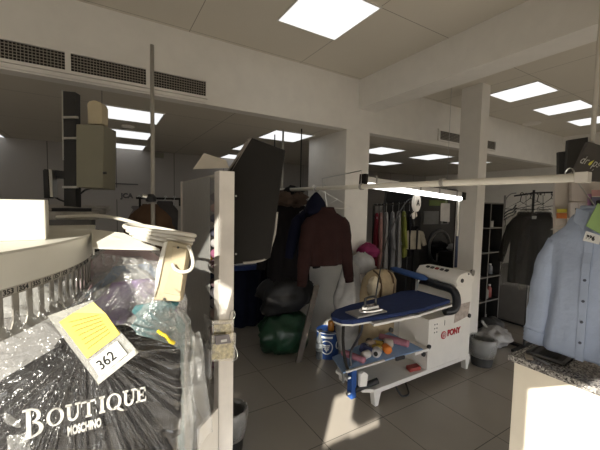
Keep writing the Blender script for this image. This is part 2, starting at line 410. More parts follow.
# ================================================================== LEFT: GARMENT CONVEYOR
CX, CY, CR = -1.257, 1.76, 1.217
SMAX = 1.2
def track(s, r=0, z=0):
    """point on the conveyor's edge: s = 0 where the bend meets the straight run, negative towards the camera"""
    if s < 0: a = s/CR; return V((CX+(CR+r)*math.cos(a), CY+(CR+r)*math.sin(a), z))
    return V((CX+CR+r, CY+s, z))
conv = thing('garment_conveyor', (-.4, 1.5, 1.36), 'cream curved garment conveyor with numbered slots and a sunlit top, far left', 'garment conveyor')
S0 = -1.0; ns = 46; SM = .42
cov = MB(); rings = []
for i in range(ns+1):
    s = S0+(SM-S0)*i/ns
    q = [(0, 1.525), (.004, 1.615), (0, 1.622), (-.30, 1.622), (-.30, 1.612), (-.006, 1.612), (-.006, 1.525)]
    rings.append([track(s, r, z) for r, z in q])
cov.loft(rings); cov.build('cover', cream, conv)
# slotted plate under the cover
pl = MB(); p0 = .05; n_s = 26; zt, zb = 1.520, 1.385
def slot_cell(a):
    def T(x, z): return pl.b.verts.new(track(x, -.012, z))
    x0, x3 = a, a+p0; x1, x2 = a+.009, a+p0-.011; xm = (x1+x2)/2
    zh, zl, zp = 1.498, 1.425, 1.405
    o = [T(x0, zt), T(x3, zt), T(x3, zl), T(x3, zb), T(xm, zb), T(x0, zb), T(x0, zl)]
    h = [T(x1, zh), T(x2, zh), T(x2, zl), T(xm+.007, zp), T(xm-.007, zp), T(x1, zl)]
    for f in ((o[0], h[0], h[1], o[1]), (o[1], h[1], h[2], o[2]), (o[2], h[2], h[3], o[3]), (o[3], h[3], o[4]), (o[4], h[3], h[4]), (o[4], h[4], o[5]), (o[5], h[4], h[5], o[6]), (o[6], h[5], h[0], o[0])): pl.b.faces.new(f)
SL0 = -.93
for k in range(n_s): slot_cell(SL0+k*p0)
bmesh.ops.remove_doubles(pl.b, verts=pl.b.verts[:], dist=1e-5)
pl.build('slotted_plate', zinc, conv, solid=.004)
# white number strip with its numbers
ms = MB(); rings = []
for i in range(ns+1):
    s = S0+(SM-S0)*i/ns; rings.append([track(s, r, z) for r, z in ((-.007, 1.522), (-.007, 1.502), (-.009, 1.502), (-.009, 1.522))])
ms.loft(rings); strip = ms.build('number_strip', mat('number_strip', (.45, .42, .37), .6, var=.05), conv)
# which slot stands at picture column 22 -> number 354
s354 = -.62
best = 9
for k in range(n_s):
    c = SL0+(k+.5)*p0; q = track(c, 0, 1.512)-O; u = 300+F*q.dot(rt)/q.dot(fw)
    if abs(u-23) < best: best = abs(u-23); s354 = c; k354 = k
for k in range(n_s):
    c = SL0+(k+.5)*p0; num = str(354+k-k354)
    if abs(k-k354) > 9: continue
    text('number', num, .020, ink, strip, None, (1, 0, 0), (0, 0, 1), xs=1.15, offset=.0006, bend=lambda x, y, zz, c=c: track(c+x-.020, -.0065+zz, 1.5045+y))
    if k > 0:
        d = MB(); e = track(c-p0/2, -.0065, 1.503); d.tube([e, e+V((0, 0, .016))], .0008, 4); d.build('tick', ink, strip)
# long cover box lying on the conveyor
def along(u, v, z): return PZ(u, v, z)
a = PZ(47, 239.5, 1.622)
bx = MB(); bx.obox((a.x-.75, a.y-.06, 1.622), (.75, .045, 0), (-.014, .20, 0), (0, 0, .136))
tag(bx.build('cover_box', cream, bevel=.004), 'long cream metal box lying on the curved conveyor, sunlit front', 'box')
# dusty run of the conveyor further back
bk = thing('conveyor_deck', (-.2, 2.9, 1.5), 'dusty grey slatted deck behind the cream conveyor top', 'conveyor deck')
dustg = mat('dusty_plastic', (.30, .28, .25), .7, var=.3, scale=12)
for i in range(5):
    MB().box(-.75, -.02+.02*i, 2.3+i*.26, 2.52+i*.26, 1.645+.006*i, 1.69+.006*i).build('slat', dustg, bk, bevel=.006)
MB().box(-.7, -.06, 2.3, 3.6, 1.50, 1.645).build('chassis', mat('deck_chassis', (.1, .095, .09), .7), bk)
MB().box(-.62, -.55, 2.4, 2.47, 0, 1.5).build('leg', darkgrey, bk); MB().box(-.1, -.03, 3.4, 3.47, 0, 1.5).build('leg', darkgrey, bk)
# conveyor legs (hidden by the clothes but they carry it)
MB().box(-.40, -.33, 1.85, 1.92, 0, 1.612).build('leg', cream, conv)
MB().box(-1.0, -.93, .95, 1.02, 0, 1.612).build('leg', cream, conv)
# mast with control box
ms = thing('control_mast', (-.14, 2.42, 1.66), 'black upright mast with beige control box behind the conveyor', 'control stand')
D = 2.05
def pbox(mb, pts, d, depth): return mb.prism([P(u, v, d) for u, v in pts], fw*depth)
pbox(MB(), [(63, 91), (75, 92), (76, 207), (64, 206)], D+.06, .05).build('mast', black, ms)
pbox(MB(), [(61.5, 90), (63, 90), (64, 160), (62.5, 160)], D+.06, .06).build('edge_strip', steel, ms)
for v in (116, 137, 186): pbox(MB(), [(62, v), (77, v), (77, v+2), (62, v+2)], D+.045, .015).build('clamp', steel, ms)
pbox(MB(), [(76, 124), (104, 125), (103, 188), (76, 187)], D, .14).build('control_box', mat('olive_enamel', (.22, .205, .15), .5, var=.05), ms, bevel=.004)
mb = MB(); pts = [(88, 124), (87, 104), (89, 101), (94, 100), (100, 102), (102, 106), (102, 124)]
pbox(mb, pts, D+.03, .07).build('motor_cap', beige, ms, bevel=.004)
pbox(MB(), [(44, 169), (64, 171), (64, 178), (44, 177)], D+.08, .05).build('arm', black, ms)
pbox(MB(), [(43, 170), (48, 170), (49, 198), (44, 198)], D+.06, .04).build('bracket', black, ms)
pbox(MB(), [(48.5, 169), (52, 170), (53, 197), (50, 197)], D+.05, .04).build('light_strip', steel, ms)
MB().cyl(P(103.5, 173, D), P(106, 173, D), .008).build('knob', black, ms)
MB().tube([P(66, 203, D+.1), P(74, 199, D+.1), P(85, 190, D+.1), P(95, 187, D+.08)], .006).build('cable', black, ms)
MB().tube([P(50, 194, D+.1), P(60, 200, D+.1), P(78, 206, D+.12)], .006).build('cable', black, ms)
MB().obox((-.26, 2.42, 1.69), (.2, 0, 0), (0, .12, 0), (0, 0, .02)).build('base', black, ms)
# steel pole with clamp
pole = thing('steel_pole', (.27, 2.25, 0), 'thin upright steel pole rising past the air grille', 'pole')
MB().cyl((P(152, 205, 2.0).x, P(152, 205, 2.0).y, 0), P(152, 45, 2.0), .012).build('pole', mat('pole_grey', (.42, .40, .36), .4, metal=.3, var=.05), pole, smooth=True)
q = P(151, 198, 2.0); MB().lathe(q-V((0, 0, .025)), [(.014, 0), (.03, .004), (.03, .03), (.014, .05)], 12).build('clamp', black, pole)
MB().cyl(q, q+V((-.05, -.01, .012)), .012, 10).build('clamp_screw', steel, pole)
# fixed bracket plate beside the bend
br = MB(); A_, B_, C_, D_ = P(94.5, 247.5, 1.27), P(160, 249, 1.24), P(124, 233, 1.40), P(93, 229, 1.42)
br.prism([A_, B_, C_, D_], (0, 0, -.006)); br.prism([D_, A_, A_-V((0, 0, .03)), D_-V((0, 0, .03))], (-.006, 0, 0))
o = br.build('bracket_plate', cream, bevel=.001); tag(o, 'flat triangular cream plate carrying the coiled cable and handset', 'bracket plate')
# coiled white cable
cb = thing('cable_coil', P(160, 240, 1.3), 'loose coil of thick white cable on the triangular plate', 'cable')
mb = MB(); pts = []
for k, (u, v, d) in enumerate([(57, 217, 1.75), (80, 216, 1.7), (100, 216, 1.62), (120, 219, 1.5), (138, 224, 1.42), (155, 230, 1.36), (172, 234.5, 1.33), (186, 236, 1.32)]): pts.append(P(u, v, d))
tw = mat('white_cable', (.68, .65, .58), .45, var=.02)
def smooth(pts, n=6):
    pts = [V(p) for p in pts]; out = []
    for j in range(len(pts)-1):
        a, b, c, d = pts[max(j-1, 0)], pts[j], pts[j+1], pts[min(j+2, len(pts)-1)]
        for i in range(n): t = i/n; out.append(.5*((2*b)+(c-a)*t+(2*a-5*b+4*c-d)*t*t+(3*b-a-3*c+d)*t**3))
    return out+[pts[-1]]
mb.tube(smooth(pts), .0085, 8).build('lead', tw, cb, smooth=True)
for k in range(4):
    mb = MB(); pts = []
    for i in range(26):
        t = 2*math.pi*i/26; cc = P(160+.8*k, 230.5+3.6*k, 1.30-.006*k)
        pts.append(cc+rt*(.136-.011*k)*math.cos(t)+(fw*.9+up*.0)*.085*math.sin(t)-up*(.020*math.cos(t)+.004*math.sin(t*2+k)))
    mb.tube(pts, .0085, 8, closed=True).build('loop', tw, cb, smooth=True)
# beige handset hung on the plate
hs = thing('handset', P(168, 300, 1.2), 'beige elongated control handset with a white ring hanging from the plate', 'handset')
pbox(MB(), [(166, 240), (189, 245), (180, 302), (153, 300), (160, 270)], 1.19, .035).build('body', beige, hs, bevel=.004)
pbox(MB(), [(172, 246), (187, 249), (180, 296), (163, 293), (170, 270)], 1.184, .006).build('face_panel', mat('beige_panel', (.46, .38, .25), .5), hs, bevel=.002)
for u, v in ((178, 247.5), (164, 299)): MB().cyl(P(u, v, 1.181), P(u, v, 1.19), .004, 12).build('screw', ink, hs)
pbox(MB(), [(163, 243), (167, 241), (158, 285), (154, 298), (156, 270)], 1.18, .01).build('edge_moulding', cream, hs, bevel=.002)
MB().tube(smooth([P(172.5, 264, 1.17), P(175, 269, 1.16), P(182, 272, 1.155), (P(190, 270, 1.16)), P(193, 263, 1.17), P(191, 252, 1.18), P(188, 246, 1.19)]), .0065, 8).build('ring', tw, hs, smooth=True)
# ------------------------------------------------------------------ black T-shirt in polythene, nearest the camera
YT = 1.05
bk_cloth = cloth('black_jersey', (.012, .011, .012), bscale=300)
ts = thing('t_shirt', (-.02, YT, .75), 'black T-shirt with white lettering under clear film, front left', 'T-shirt')
cx = -.018
N_ = V((0, -1, 0)); X_ = V((1, 0, 0))
torso((cx, YT, 1.385), X_, N_, .445, .62, .05, .10, 3, .4, 1.0, .085, .085).build('body', bk_cloth, ts, smooth=True)
for s in (-1, 1):
    sh = V((cx+s*.170, YT, 1.28)); limb([sh, sh+V((s*.004, 0, -.10)), sh+V((s*.002, 0, -.26))], [.045, .05, .05], N_, .28, .08).build('sleeve', bk_cloth, ts, smooth=True)
rg = []
for z, f in ((-.012, 1.15), (.006, 1.0), (.012, .9), (-.008, .95)): rg.append(ellipse((cx, YT, 1.385+z), X_*.085*f, N_*.03*f, 24, 0, 3, 0, 1))
MB().loft(rg, cap=False).build('neckband', bk_cloth, ts, smooth=True)
# lettering: seriffed capitals cut as raised shapes
lm = mat('white_transfer', (.80, .78, .74), .55, var=.05)
YL = YT-.034
def letters():
    mb = MB()
    def rect(x0, x1, z0, z1): mb.prism([(x0, YL, z0), (x1, YL, z0), (x1, YL, z1), (x0, YL, z1)], (0, .004, 0))
    def quad(p): mb.prism([(x, YL, z) for x, z in p], (0, .004, 0))
    def ring(cx, cz, rx, rz, tx, tz, a0=0, a1=360):
        n = 20; pts = []
        for i in range(n):
            t0, t1 = math.radians(a0+(a1-a0)*i/n), math.radians(a0+(a1-a0)*(i+1)/n)
            quad([(cx+rx*math.cos(t0), cz+rz*math.sin(t0)), (cx+rx*math.cos(t1), cz+rz*math.sin(t1)), (cx+(rx-tx)*math.cos(t1), cz+(rz-tz)*math.sin(t1)), (cx+(rx-tx)*math.cos(t0), cz+(rz-tz)*math.sin(t0))])
    def serif(x, z, w): rect(x-w, x+w, z-.0022, z+.0022)
    def B(x, z, h, k):
        rect(x, x+.009*k, z, z+h); serif(x+.003*k, z, .010*k); serif(x+.003*k, z+h, .010*k)
        ring(x+.012*k, z+h*.76, .017*k, h*.25, .008*k, .004, -90, 90); ring(x+.012*k, z+h*.27, .022*k, h*.28, .009*k, .004, -90, 90)
    def U(x, z, h): rect(x, x+.008, z+.012, z+h); rect(x+.025, x+.0285, z+.012, z+h); ring(x+.0142, z+.014, .0142, .016, .007, .005, 180, 360); serif(x+.004, z+h, .008); serif(x+.027, z+h, .007)
    z = BZ; h = .042
    B(-.182, z-.016, .072, 1.15)
    ring(-.115, z+h/2, .021, .0235, .008, .003)
    U(-.086, z, h)
    rect(-.0355, -.0275, z, z+h); serif(-.0315, z, .008); rect(-.051, -.012, z+h-.004, z+h); rect(-.051, -.0485, z+h-.013, z+h); rect(-.0145, -.012, z+h-.013, z+h)
    rect(.0, .0085, z, z+h); serif(.0042, z, .008); serif(.0042, z+h, .008)
    ring(.037, z+h/2, .021, .0235, .008, .003); quad([(.036, z+.004), (.044, z+.006), (.066, z-.012), (.056, z-.010)])
    U(.066, z, h)
    rect(.105, .113, z, z+h); rect(.100, .129, z+h-.004, z+h); rect(.100, .131, z, z+.004); rect(.113, .123, z+h/2-.002, z+h/2+.002); rect(.1265, .129, z+h-.013, z+h); rect(.1285, .131, z, z+.013); rect(.121, .123, z+h/2-.007, z+h/2+.007)
    return mb
BZ = PY(85, 417, YL).z
mb = letters()
for v in mb.b.verts: v.co.x = -.172+(v.co.x+.182)*.87
mb.build('lettering', lm, ts)
a = PY(67.5, 436, YL); e = PY(102.5, 425, YL)
text('small_lettering', 'MOSCHINO', .034, lm, ts, (a.x, YL-.001, PY(68, 435, YL).z), (1, 0, 0), (0, 0, 1), xs=.42, offset=.0012, depth=.003)
coat_hanger((cx, YT, 1.385), X_, .40, track(-.45, -.012, 1.41), label='wire hanger in the neck of the black T-shirt', m=steel)
# the polythene: a creased sheet over the front, creases fanning out from where the ticket gathers it
def crease(x, z):
    dx, dz = x-(-.045), z-1.395; r = math.hypot(dx, dz)+.02; a = math.atan2(dz, dx)
    n1 = 1-abs(noise.noise(V((a*5.5, r*1.6, 1.7))))*2.4; n2 = 1-abs(noise.noise(V((a*14, r*3.0, 7.3))))*2.4
    n3 = noise.noise(V((x*9, z*9, 4))); n4 = 1-abs(noise.noise(V((x*14+z*9, z*16, 11))))*2
    k = min(1, r/.12)
    return (1.7 if x < -.06 else 1.1)*(.026*max(0, n1)**5*k+.014*max(0, n2)**4*k)+.010*n3+.005*max(0, n4)**3
fm = MB()
def sheet(u, v):
    z = 1.52-.60*v
    hw_ = .12+.145*min(1, v*3.2)**.7
    x = -.02+(u*2-1)*hw_
    edge = max(0, abs(u*2-1)-.72)/.28
    y = YT-.05-crease(x, z)+.075*edge**1.6
    if v < .2: y += (.2-v)*.25
    return V((x, y, z))
fm.grid(sheet, 200, 190)
film = fm.build('plastic_cover', clear, smooth=True); tag(film, 'creased clear polythene cover draped over the black lettered T-shirt', 'garment cover')
# ticket wallet: clear sleeve, folded yellow slip and white number card
tk = thing('ticket_wallet', P(92, 345, .80), 'clear ticket wallet with yellow slip and number 362, on the film', 'ticket wallet')
D0 = .80
def tp(u, v, d=D0): return P(u, v, d)
MB().prism([tp(47, 316), tp(92, 300), tp(138, 352), tp(98, 384)], fw*.002).build('sleeve', film_mat('wallet_film', tint=(.93, .92, .86), milky=.2, gloss=.04, rough=.15, bump=.2), tk)
MB().prism([tp(59, 322, D0-.004), tp(73, 313, D0-.004), tp(106, 314, D0-.004), tp(120, 334, D0-.004), tp(87, 359, D0-.004)], fw*.0012).build('yellow_slip', yellowp, tk)
MB().prism([tp(73, 313, D0-.002), tp(93, 302, D0-.002), tp(106, 314, D0-.002)], fw*.0012).build('slip_fold', mat('yellow_fold', (.70, .56, .18), .8), tk)
c0, c1, c2, c3 = tp(89.5, 361.5, D0-.005), tp(117, 341, D0-.005), tp(127, 354, D0-.005), tp(99.5, 376.5, D0-.005)
MB().prism([c0, c1, c2, c3], fw*.0012).build('number_card', paper, tk)
U_ = (c2-c3).normalized(); W_ = (c0-c3).normalized(); W_ = (W_-U_*W_.dot(U_)).normalized()
text('number', '362', .034, ink, tk, c3+U_*.013+W_*.009-fw*.0015, U_, W_, xs=1.0, offset=.0003, depth=.0006)
for k in range(4):
    a = tp(84+k*5+3, 350-k*1-3, D0-.0055); mb = MB()
hand = mat('pencil', (.30, .21, .04), .8, var=0)
for k in range(7):
    t = k/6; A = tp(66+20*t, 323+27*t, D0-.0048); Bp = tp(103+10*t, 314+16*t, D0-.0048); mb = MB(); pts = []
    for i in range(24): f = .08+.8*i/23; pts.append(A.lerp(Bp, f)+up*.0012*math.sin(i*2.3+k*5)+rt*.0007*math.sin(i*1.1))
    mb.tube(pts, .0008, 4).build('handwriting', hand, tk)
MB().prism([tp(96, 379, D0-.004), tp(134, 350, D0-.004), tp(138, 353, D0-.004), tp(98, 385, D0-.004)], fw*.004).build('sleeve_rib', film_mat('rib_film', tint=(.85, .85, .75), milky=.35, gloss=.05), tk)
# yellow pinned tag on the film's shoulder
mb = MB(); mb.tube(smooth([P(158, 331, .93), P(162, 334, .92), P(166, 336, .92), P(170, 341, .93), P(174, 343, .94)]), [.004, .006, .004]*6+[.006]*7, 6)
tag(mb.build('yellow_tie', mat('yellow_plastic', (.75, .58, .03), .4, var=.05), smooth=True), 'bright yellow twisted tie at the right shoulder of the film', 'tie')
# ------------------------------------------------------------------ bagged clothes hanging behind it
def bagged(name, label, cat, neck, R, N, w, h, t, m, film, seed, group='bagged clothes under the conveyor'):
    r = thing(name, V(neck)-V((0, 0, h)), label, cat, group)
    torso(neck, R, N, w, h, t, .5, 4, seed, 1.0).build('garment', m, r, smooth=True)
    film_over(neck, R, N, w, h, t, film, r, .3, seed)
    return r
blouse = cloth('purple_blouse', (.22, .13, .34)); teal = cloth('teal_blouse', (.08, .20, .22)); bluec = cloth('sky_blouse', (.10, .22, .42)); greyc = cloth('grey_shirt', (.30, .29, .29)); pinkc = cloth('faded_pink', (.40, .25, .28)); lightc = cloth('pale_grey_shirt', (.42, .41, .39))
Xr = V((1, .15, 0))
bagged('bagged_blouse', 'faded pink garment in plastic just below the triangular plate', 'bagged garment', (.09, 1.78, 1.545), Xr, (0, -1, 0), .40, .9, .05, pinkc, clear2, 1)
bagged('bagged_blouse', 'sky blue blouse in plastic beneath the cable, above a purple one', 'bagged garment', (.11, 1.62, 1.475), Xr, (0, -1, 0), .36, .9, .05, bluec, clear2, 2)
bagged('bagged_blouse', 'purple blouse in plastic between the yellow slip and the handset', 'bagged garment', (.10, 1.46, 1.44), Xr, (0, -1, 0), .36, .9, .05, blouse, clear2, 3)
bagged('bagged_blouse', 'teal blouse in plastic just below the handset', 'bagged garment', (.17, 1.33, 1.375), Xr, (0, -1, 0), .22, .8, .05, teal, clear2, 4)
bagged('bagged_shirt', 'pale grey shirt in plastic behind the slots at the left edge', 'bagged garment', (-.34, 1.62, 1.46), Xr, (0, -1, 0), .42, .9, .06, lightc, clear2, 5)
bagged('bagged_shirt', 'dark grey shirt in plastic under the slotted plate, left of the ticket', 'bagged garment', (-.26, 1.27, 1.40), Xr, (0, -1, 0), .40, .8, .05, greyc, clear2, 6)
mb = MB()
def crumple(u, v):
    a = P(94, 252, 1.40).lerp(P(166, 262, 1.36), u); b = P(96, 335, 1.30).lerp(P(182, 345, 1.24), u); p = a.lerp(b, v)
    q = 0
    for fq, am in ((9, .035), (22, .014)): q += am*max(0, 1-2.2*abs(noise.noise(V((u*fq*.7, v*fq, fq)))))**2
    return p-fw*(q-.03*abs(u-.5)+.02*noise.noise(V((u*4, v*4, 1))))
mb.grid(crumple, 110, 110); tag(mb.build('plastic_sheet', clear2, smooth=True), 'crumpled polythene over the coloured blouses, between ticket wallet and handset', 'plastic sheet')
# loose film hanging right of the T-shirt
mb = MB()
def hang(u, v):
    a = P(172, 331, 1.12).lerp(P(199, 333, 1.10), u); b = P(176, 470, 1.0).lerp(P(214, 430, 1.08), u)
    p = a.lerp(b, v); return p+fw*(.02*noise.noise(V((u*6, v*3, 2)))+.012*math.sin(u*14+v*3))
mb.grid(hang, 40, 60)
tag(mb.build('plastic_sheet', clear2, smooth=True), 'loose empty polythene sleeve hanging between the T-shirt and the white post', 'plastic sheet')
mb = MB()
def hang2(u, v):
    a = P(-30, 398, .86).lerp(P(14, 392, .84), u); b = P(-30, 480, .80).lerp(P(42, 480, .80), u)
    p = a.lerp(b, v); return p+fw*(.03*noise.noise(V((u*5, v*4, 9)))+.010*math.sin(u*11+v*5))
mb.grid(hang2, 40, 40)
tag(mb.build('plastic_sheet', clear2, smooth=True), 'corner of a creased polythene sheet at the left edge over the T-shirt hem', 'plastic sheet')
# ================================================================== WHITE POST AND STORAGE RACK
rk = thing('storage_rack', (.56, 2.2, 0), 'white storage rack with a bright end post and frosted side sheet', 'storage rack')
px0, px1, py0, py1, pz = .528, .612, 1.70, 1.79, 1.93
MB().box(px0, px1, py0, py1, 0, pz).build('end_post', mat('whitewashed_post', (.70, .66, .61), .6, var=.10, scale=7), rk, bevel=.003)
MB().box(px0, px0+.03, 2.66, 2.70, 0, 1.92).build('far_post', white, rk)
MB().box(px0+.006, px0+.010, 1.90, 2.66, .35, 1.91).build('side_sheet', frost, rk)
for i, z in enumerate((.45, .75, 1.05, 1.35, 1.62, 1.905)):
    MB().box(px0+.012, .605, 1.79, 2.66, z, z+.014).build('shelf', mat('rack_shelf', (.42, .40, .37), .6, var=.08), rk)
fold_cols = [(.30, .10, .18), (.42, .40, .40), (.10, .10, .14), (.45, .32, .30), (.22, .20, .22), (.36, .34, .38), (.14, .09, .10)]
fold_names = ['wine red', 'light grey', 'black', 'dusty rose', 'charcoal', 'pale lilac', 'dark brown']
lev = ['lowest visible', 'second', 'third', 'fourth', 'top']
for j, z in enumerate((.768, 1.068, 1.368, 1.638)):
    n = 4 if j < 3 else 3
    for q in range(n):
        k = (j*3+q) % 7; zz = z+q*.062
        mb = MB(); mb.blob((.572, 1.885, zz+.029), .034, .085, .028, 24, 8, .06, 3, j*5+q, flat=False)
        o = mb.build('folded_garment', cloth('folded_'+fold_names[k].replace(' ', '_'), fold_cols[k]), smooth=True)
        tag(o, f'{fold_names[k]} folded garment in the white rack, {["bottom", "second", "third", "top"][q if n == 4 else min(q, 3)]} of the stack on the {lev[j+1]} shelf', 'folded clothes', 'folded clothes in the rack')
# cardboard on top of the rack
mb = MB(); c = [P(193, 169, 2.02), P(204, 153, 2.0), P(226, 160, 1.95), P(229, 168, 1.93)]
mb.prism(c, fw*.004)
o = mb.build('card_sheet', mat('beige_card', (.62, .56, .47), .8, var=.08)); tag(o, 'bent beige card leaning on top of the rack, left of the dark board', 'card')
# tilted dark board fixed to the back of the post
bd = thing('display_board', P(255, 265, 1.9), 'tall tilted dark grey board fixed behind the white post', 'board')
pts = [(228, 172), (252, 138), (285, 150), (270, 258), (262, 261), (229, 265)]
rv = [P(u, v, 1.90+.02*(u-229)/50) for u, v in pts]
MB().prism(rv, fw*.03).build('panel', darkgrey, bd, bevel=.002)
ed = MB(); q = [P(226, 173, 1.92), P(248, 138, 1.92), P(252, 137, 1.90), P(231, 172.5, 1.9)]
ed.prism(q, fw*.03); ed.build('edge_strip', mat('board_edge', (.22, .20, .18), .5), bd)
for u, v in ((236, 196), (236, 254)): MB().cyl(P(u, v, 1.895), P(u, v, 1.905), .006, 10).build('screw', steel, bd)
MB().tube(smooth([P(277, 212, 1.93), P(275, 232, 1.94), P(271, 246, 1.94), P(269, 255, 1.93), P(264, 259.5, 1.92), P(256, 261.5, 1.91), P(243, 263, 1.90)]), .008, 8).build('cable', mat('grey_cable', (.32, .30, .27), .5), bd, smooth=True)
# clear pouch of slips on the post
pc = thing('wall_pouch', P(223, 361, 1.7), 'clear plastic pouch of yellowish slips strapped to the white post', 'pouch')
def onpost(u, v, y): return PY(u, v, y)
def slab(pts, y, th): return MB().prism([PY(u, v, y) for u, v in pts], (0, th, 0))
slab([(212, 321), (234, 320), (233, 342), (213, 343)], 1.688, .008).build('upper_pocket', film_mat('pouch_film', tint=(.9, .87, .8), milky=.08, gloss=.05, bump=.6), pc)
camo = mat('mottled_slips', (.48, .43, .24), .8, var=.55, scale=55)
slab([(214, 325), (231, 324), (231, 336), (214, 337)], 1.692, .005).build('slips', camo, pc)
slab([(212, 335), (236, 333), (235, 360), (211, 362)], 1.668, .010).build('lower_pocket', MATS['pouch_film'], pc)
slab([(213, 344), (234, 342), (233, 358), (212, 360)], 1.672, .004).build('slips', camo, pc)
slab([(215, 336), (229, 334.5), (231, 343), (216, 345)], 1.662, .004).build('grey_label', mat('grey_label', (.22, .20, .21), .7, var=.1), pc)
slab([(221, 340), (227, 339), (227, 341.5), (221, 342.5)], 1.660, .002).build('label_print', paper, pc)
MB().tube(smooth([PY(229, 321, 1.69), PY(231, 312, 1.69), PY(234, 311, 1.69), PY(235, 316, 1.69), PY(232, 321, 1.69)]), .0022, 6).build('hook', steel, pc)
MB().tube(smooth([PY(234, 345, 1.665), PY(237, 352, 1.665), PY(237, 358, 1.665), PY(232, 362, 1.665)]), .002, 6).build('wire', steel, pc)
# white boards low beside the post
mb = MB(); mb.prism([(.40, 1.60, .62), (.515, 1.66, .66), (.515, 1.66, 0), (.40, 1.60, 0)], (-.008, .016, 0))
tag(mb.build('white_board', white, bevel=.002), 'small white board standing low between the loose film and the post', 'board')
# grey rag hanging left of the post
garment('grey_rag', 'crumpled grey plastic rag hanging left of the pouch', 'rag', PX(208, 318, .508), (0, 1, 0), (-1, 0, 0), .10, .34, .03, clear3, fold=.6, k=4, ph=2)
# waste bin with a clear liner, right of the post
def waste_bin(c, r, h, m, label, lin=True):
    b = thing('waste_bin', c, label, 'waste bin')
    c = V(c)
    MB().lathe(c, [(.001, 0), (r*.78, 0), (r, h), (r*.96, h), (r*.75, .012), (.001, .012)], 28).build('tub', m, b, smooth=False)
    if lin:
        MB().lathe(c, [(r*.9, h*.35), (r*1.03, h*.6), (r*1.06, h*.85), (r*1.07, h+.012), (r*.98, h+.02), (r*.92, h-.02), (r*.80, h*.5), (r*.6, h*.25)], 36, jig=.12).build('liner', clear3, b, smooth=True)
    return b
waste_bin((.755, 2.16, 0), .115, .29, black, 'black waste bin with clear liner on the floor beside the white post')
# ================================================================== RIGHT: COUNTER, RAIL, SHIRT, SIGN
ct = thing('counter', (2.0, -.1, 0), 'cream counter with speckled grey granite top, lower right', 'counter')
MB().box(1.70, 2.02, -.48, .772, 0, 1.02).build('front_panel', mat('counter_cream', (.74, .68, .57), .45, var=.04), ct, bevel=.002)
MB().box(1.685, 2.035, -.49, .795, 1.02, 1.05).build('worktop', granite, ct, bevel=.003)
ty = thing('card_tray', (1.86, .66, 1.05), 'flat black tray lying on the end of the granite counter', 'tray')
a = V((1.775, .60, 1.052)); ua = V((.19, .02, 0)); va = V((-.015, .15, 0))
MB().obox(a, ua, va, (0, 0, .006)).build('base', black, ty)
for o_, u_, v_ in ((a, ua, va*.08), (a+va*.92, ua, va*.08), (a, ua*.08, va), (a+ua*.92, ua*.08, va)): MB().obox(o_, u_, v_, (0, 0, .014)).build('rim', mat('tray_rim', (.10, .095, .09), .35), ty, bevel=.002)
MB().obox(a+ua*.25+va*.25, ua*.5, va*.5, (0, 0, .008)).build('pad', mat('tray_pad', (.05, .045, .04), .8), ty)
o = MB().obox((1.735, .64, 1.05), (.03, .08, 0), (-.012, .006, 0), (0, 0, .006)).build('pen', steel, bevel=.002); tag(o, 'short grey pen on the granite counter beside the black tray', 'pen')
o = MB().obox((1.72, .70, 1.05), (.05, .03, 0), (-.015, .025, 0), (0, 0, .004)).build('paper_slip', mat('old_paper', (.38, .33, .27), .8)); tag(o, 'little brown paper slip at the corner of the granite counter', 'paper slip')
# long white clothes rail
RX, RZ = 1.856, 1.918
rl = thing('clothes_rail', (RX, 2.0, RZ), 'long white clothes rail running from the sign back to the wide column', 'clothes rail')
MB().cyl((RX, .625, RZ-.012), (RX, 3.60, RZ+.012), .0195, 16).build('tube', mat('rail_white', (.76, .72, .63), .4, var=.04), rl, smooth=True)
MB().box(RX-.024, RX+.024, .585, .635, RZ-.036, RZ+.012).build('end_cap', white, rl, bevel=.004)
for y in (1.32, 2.08, 2.75): MB().lathe((0, 0, 0), [(.001, 0), (.001, 0)], 4); MB().cyl((RX, y-.012, RZ), (RX, y+.012, RZ), .027, 16).build('collar', mat('collar_grey', (.35, .33, .30), .5), rl)
mb = MB(); e = PX(361, 185, RX); mb.tube([e, e+V((0, 0, .12)), PX(322, 178.5, RX), PX(323, 186, RX)], .004, 6); mb.build('wire_bracket', steel, rl)
MB().cyl((RX+.03, 3.55, RZ), (RX+.03, 3.55, ZL), .012).build('hanger_rod', steel, rl)
hr = P(597, 55, 1.75); 
MB().cyl((2.28, .72, 2.08), (2.28, .72, ZU), .012, 12).build('hanger_rod', mat('rod_cream', (.55, .51, .44), .5), rl, smooth=True)
# light blue shirt
shc = cloth('light_blue_cotton', (.36, .42, .55), bump=.35, bscale=34, var=.05)
sx = 1.86; Rr = V((0, 1, 0)); Nn = V((-1, 0, 0))
sh = thing('shirt', (sx, .555, 1.08), 'light blue long sleeved shirt with number ticket, over the counter', 'shirt')
nk = V((sx, .550, 1.738))
torso(nk, Rr, Nn, .36, .645, .11, .26, 5, 1.2, 1.06, .12, .085).build('body', shc, sh, smooth=True)
for s in (1, -1):
    p0_ = nk+Rr*s*.138-V((0, 0, .128)); limb([p0_, p0_+Rr*s*.035-V((.0, 0, .13)), p0_+Rr*s*.05-V((0.01, 0, .32)), p0_+Rr*s*.062-V((.02, 0, .455))], [.040, .058, .054, .046], Nn, .6, .14, 3, s).build('sleeve', shc, sh, smooth=True)
    q0 = p0_+Rr*s*.062-V((.02, 0, .45)); limb([q0, q0+Rr*s*.004-V((0, 0, .065))], [.050, .047], Nn, .6, .05).build('cuff', shc, sh, smooth=True)
rg = []
for dz, f, g in ((-.02, 1.2, 1.3), (.02, 1.0, 1.0), (.045, .92, .9), (.047, .85, .8), (.01, 1.02, 1.25), (-.022, 1.28, 1.5)):
    rg.append(ellipse(nk+V((0, 0, dz-.005)), Rr*.066*f, Nn*.045*g, 26, 0, 3, 0, 1))
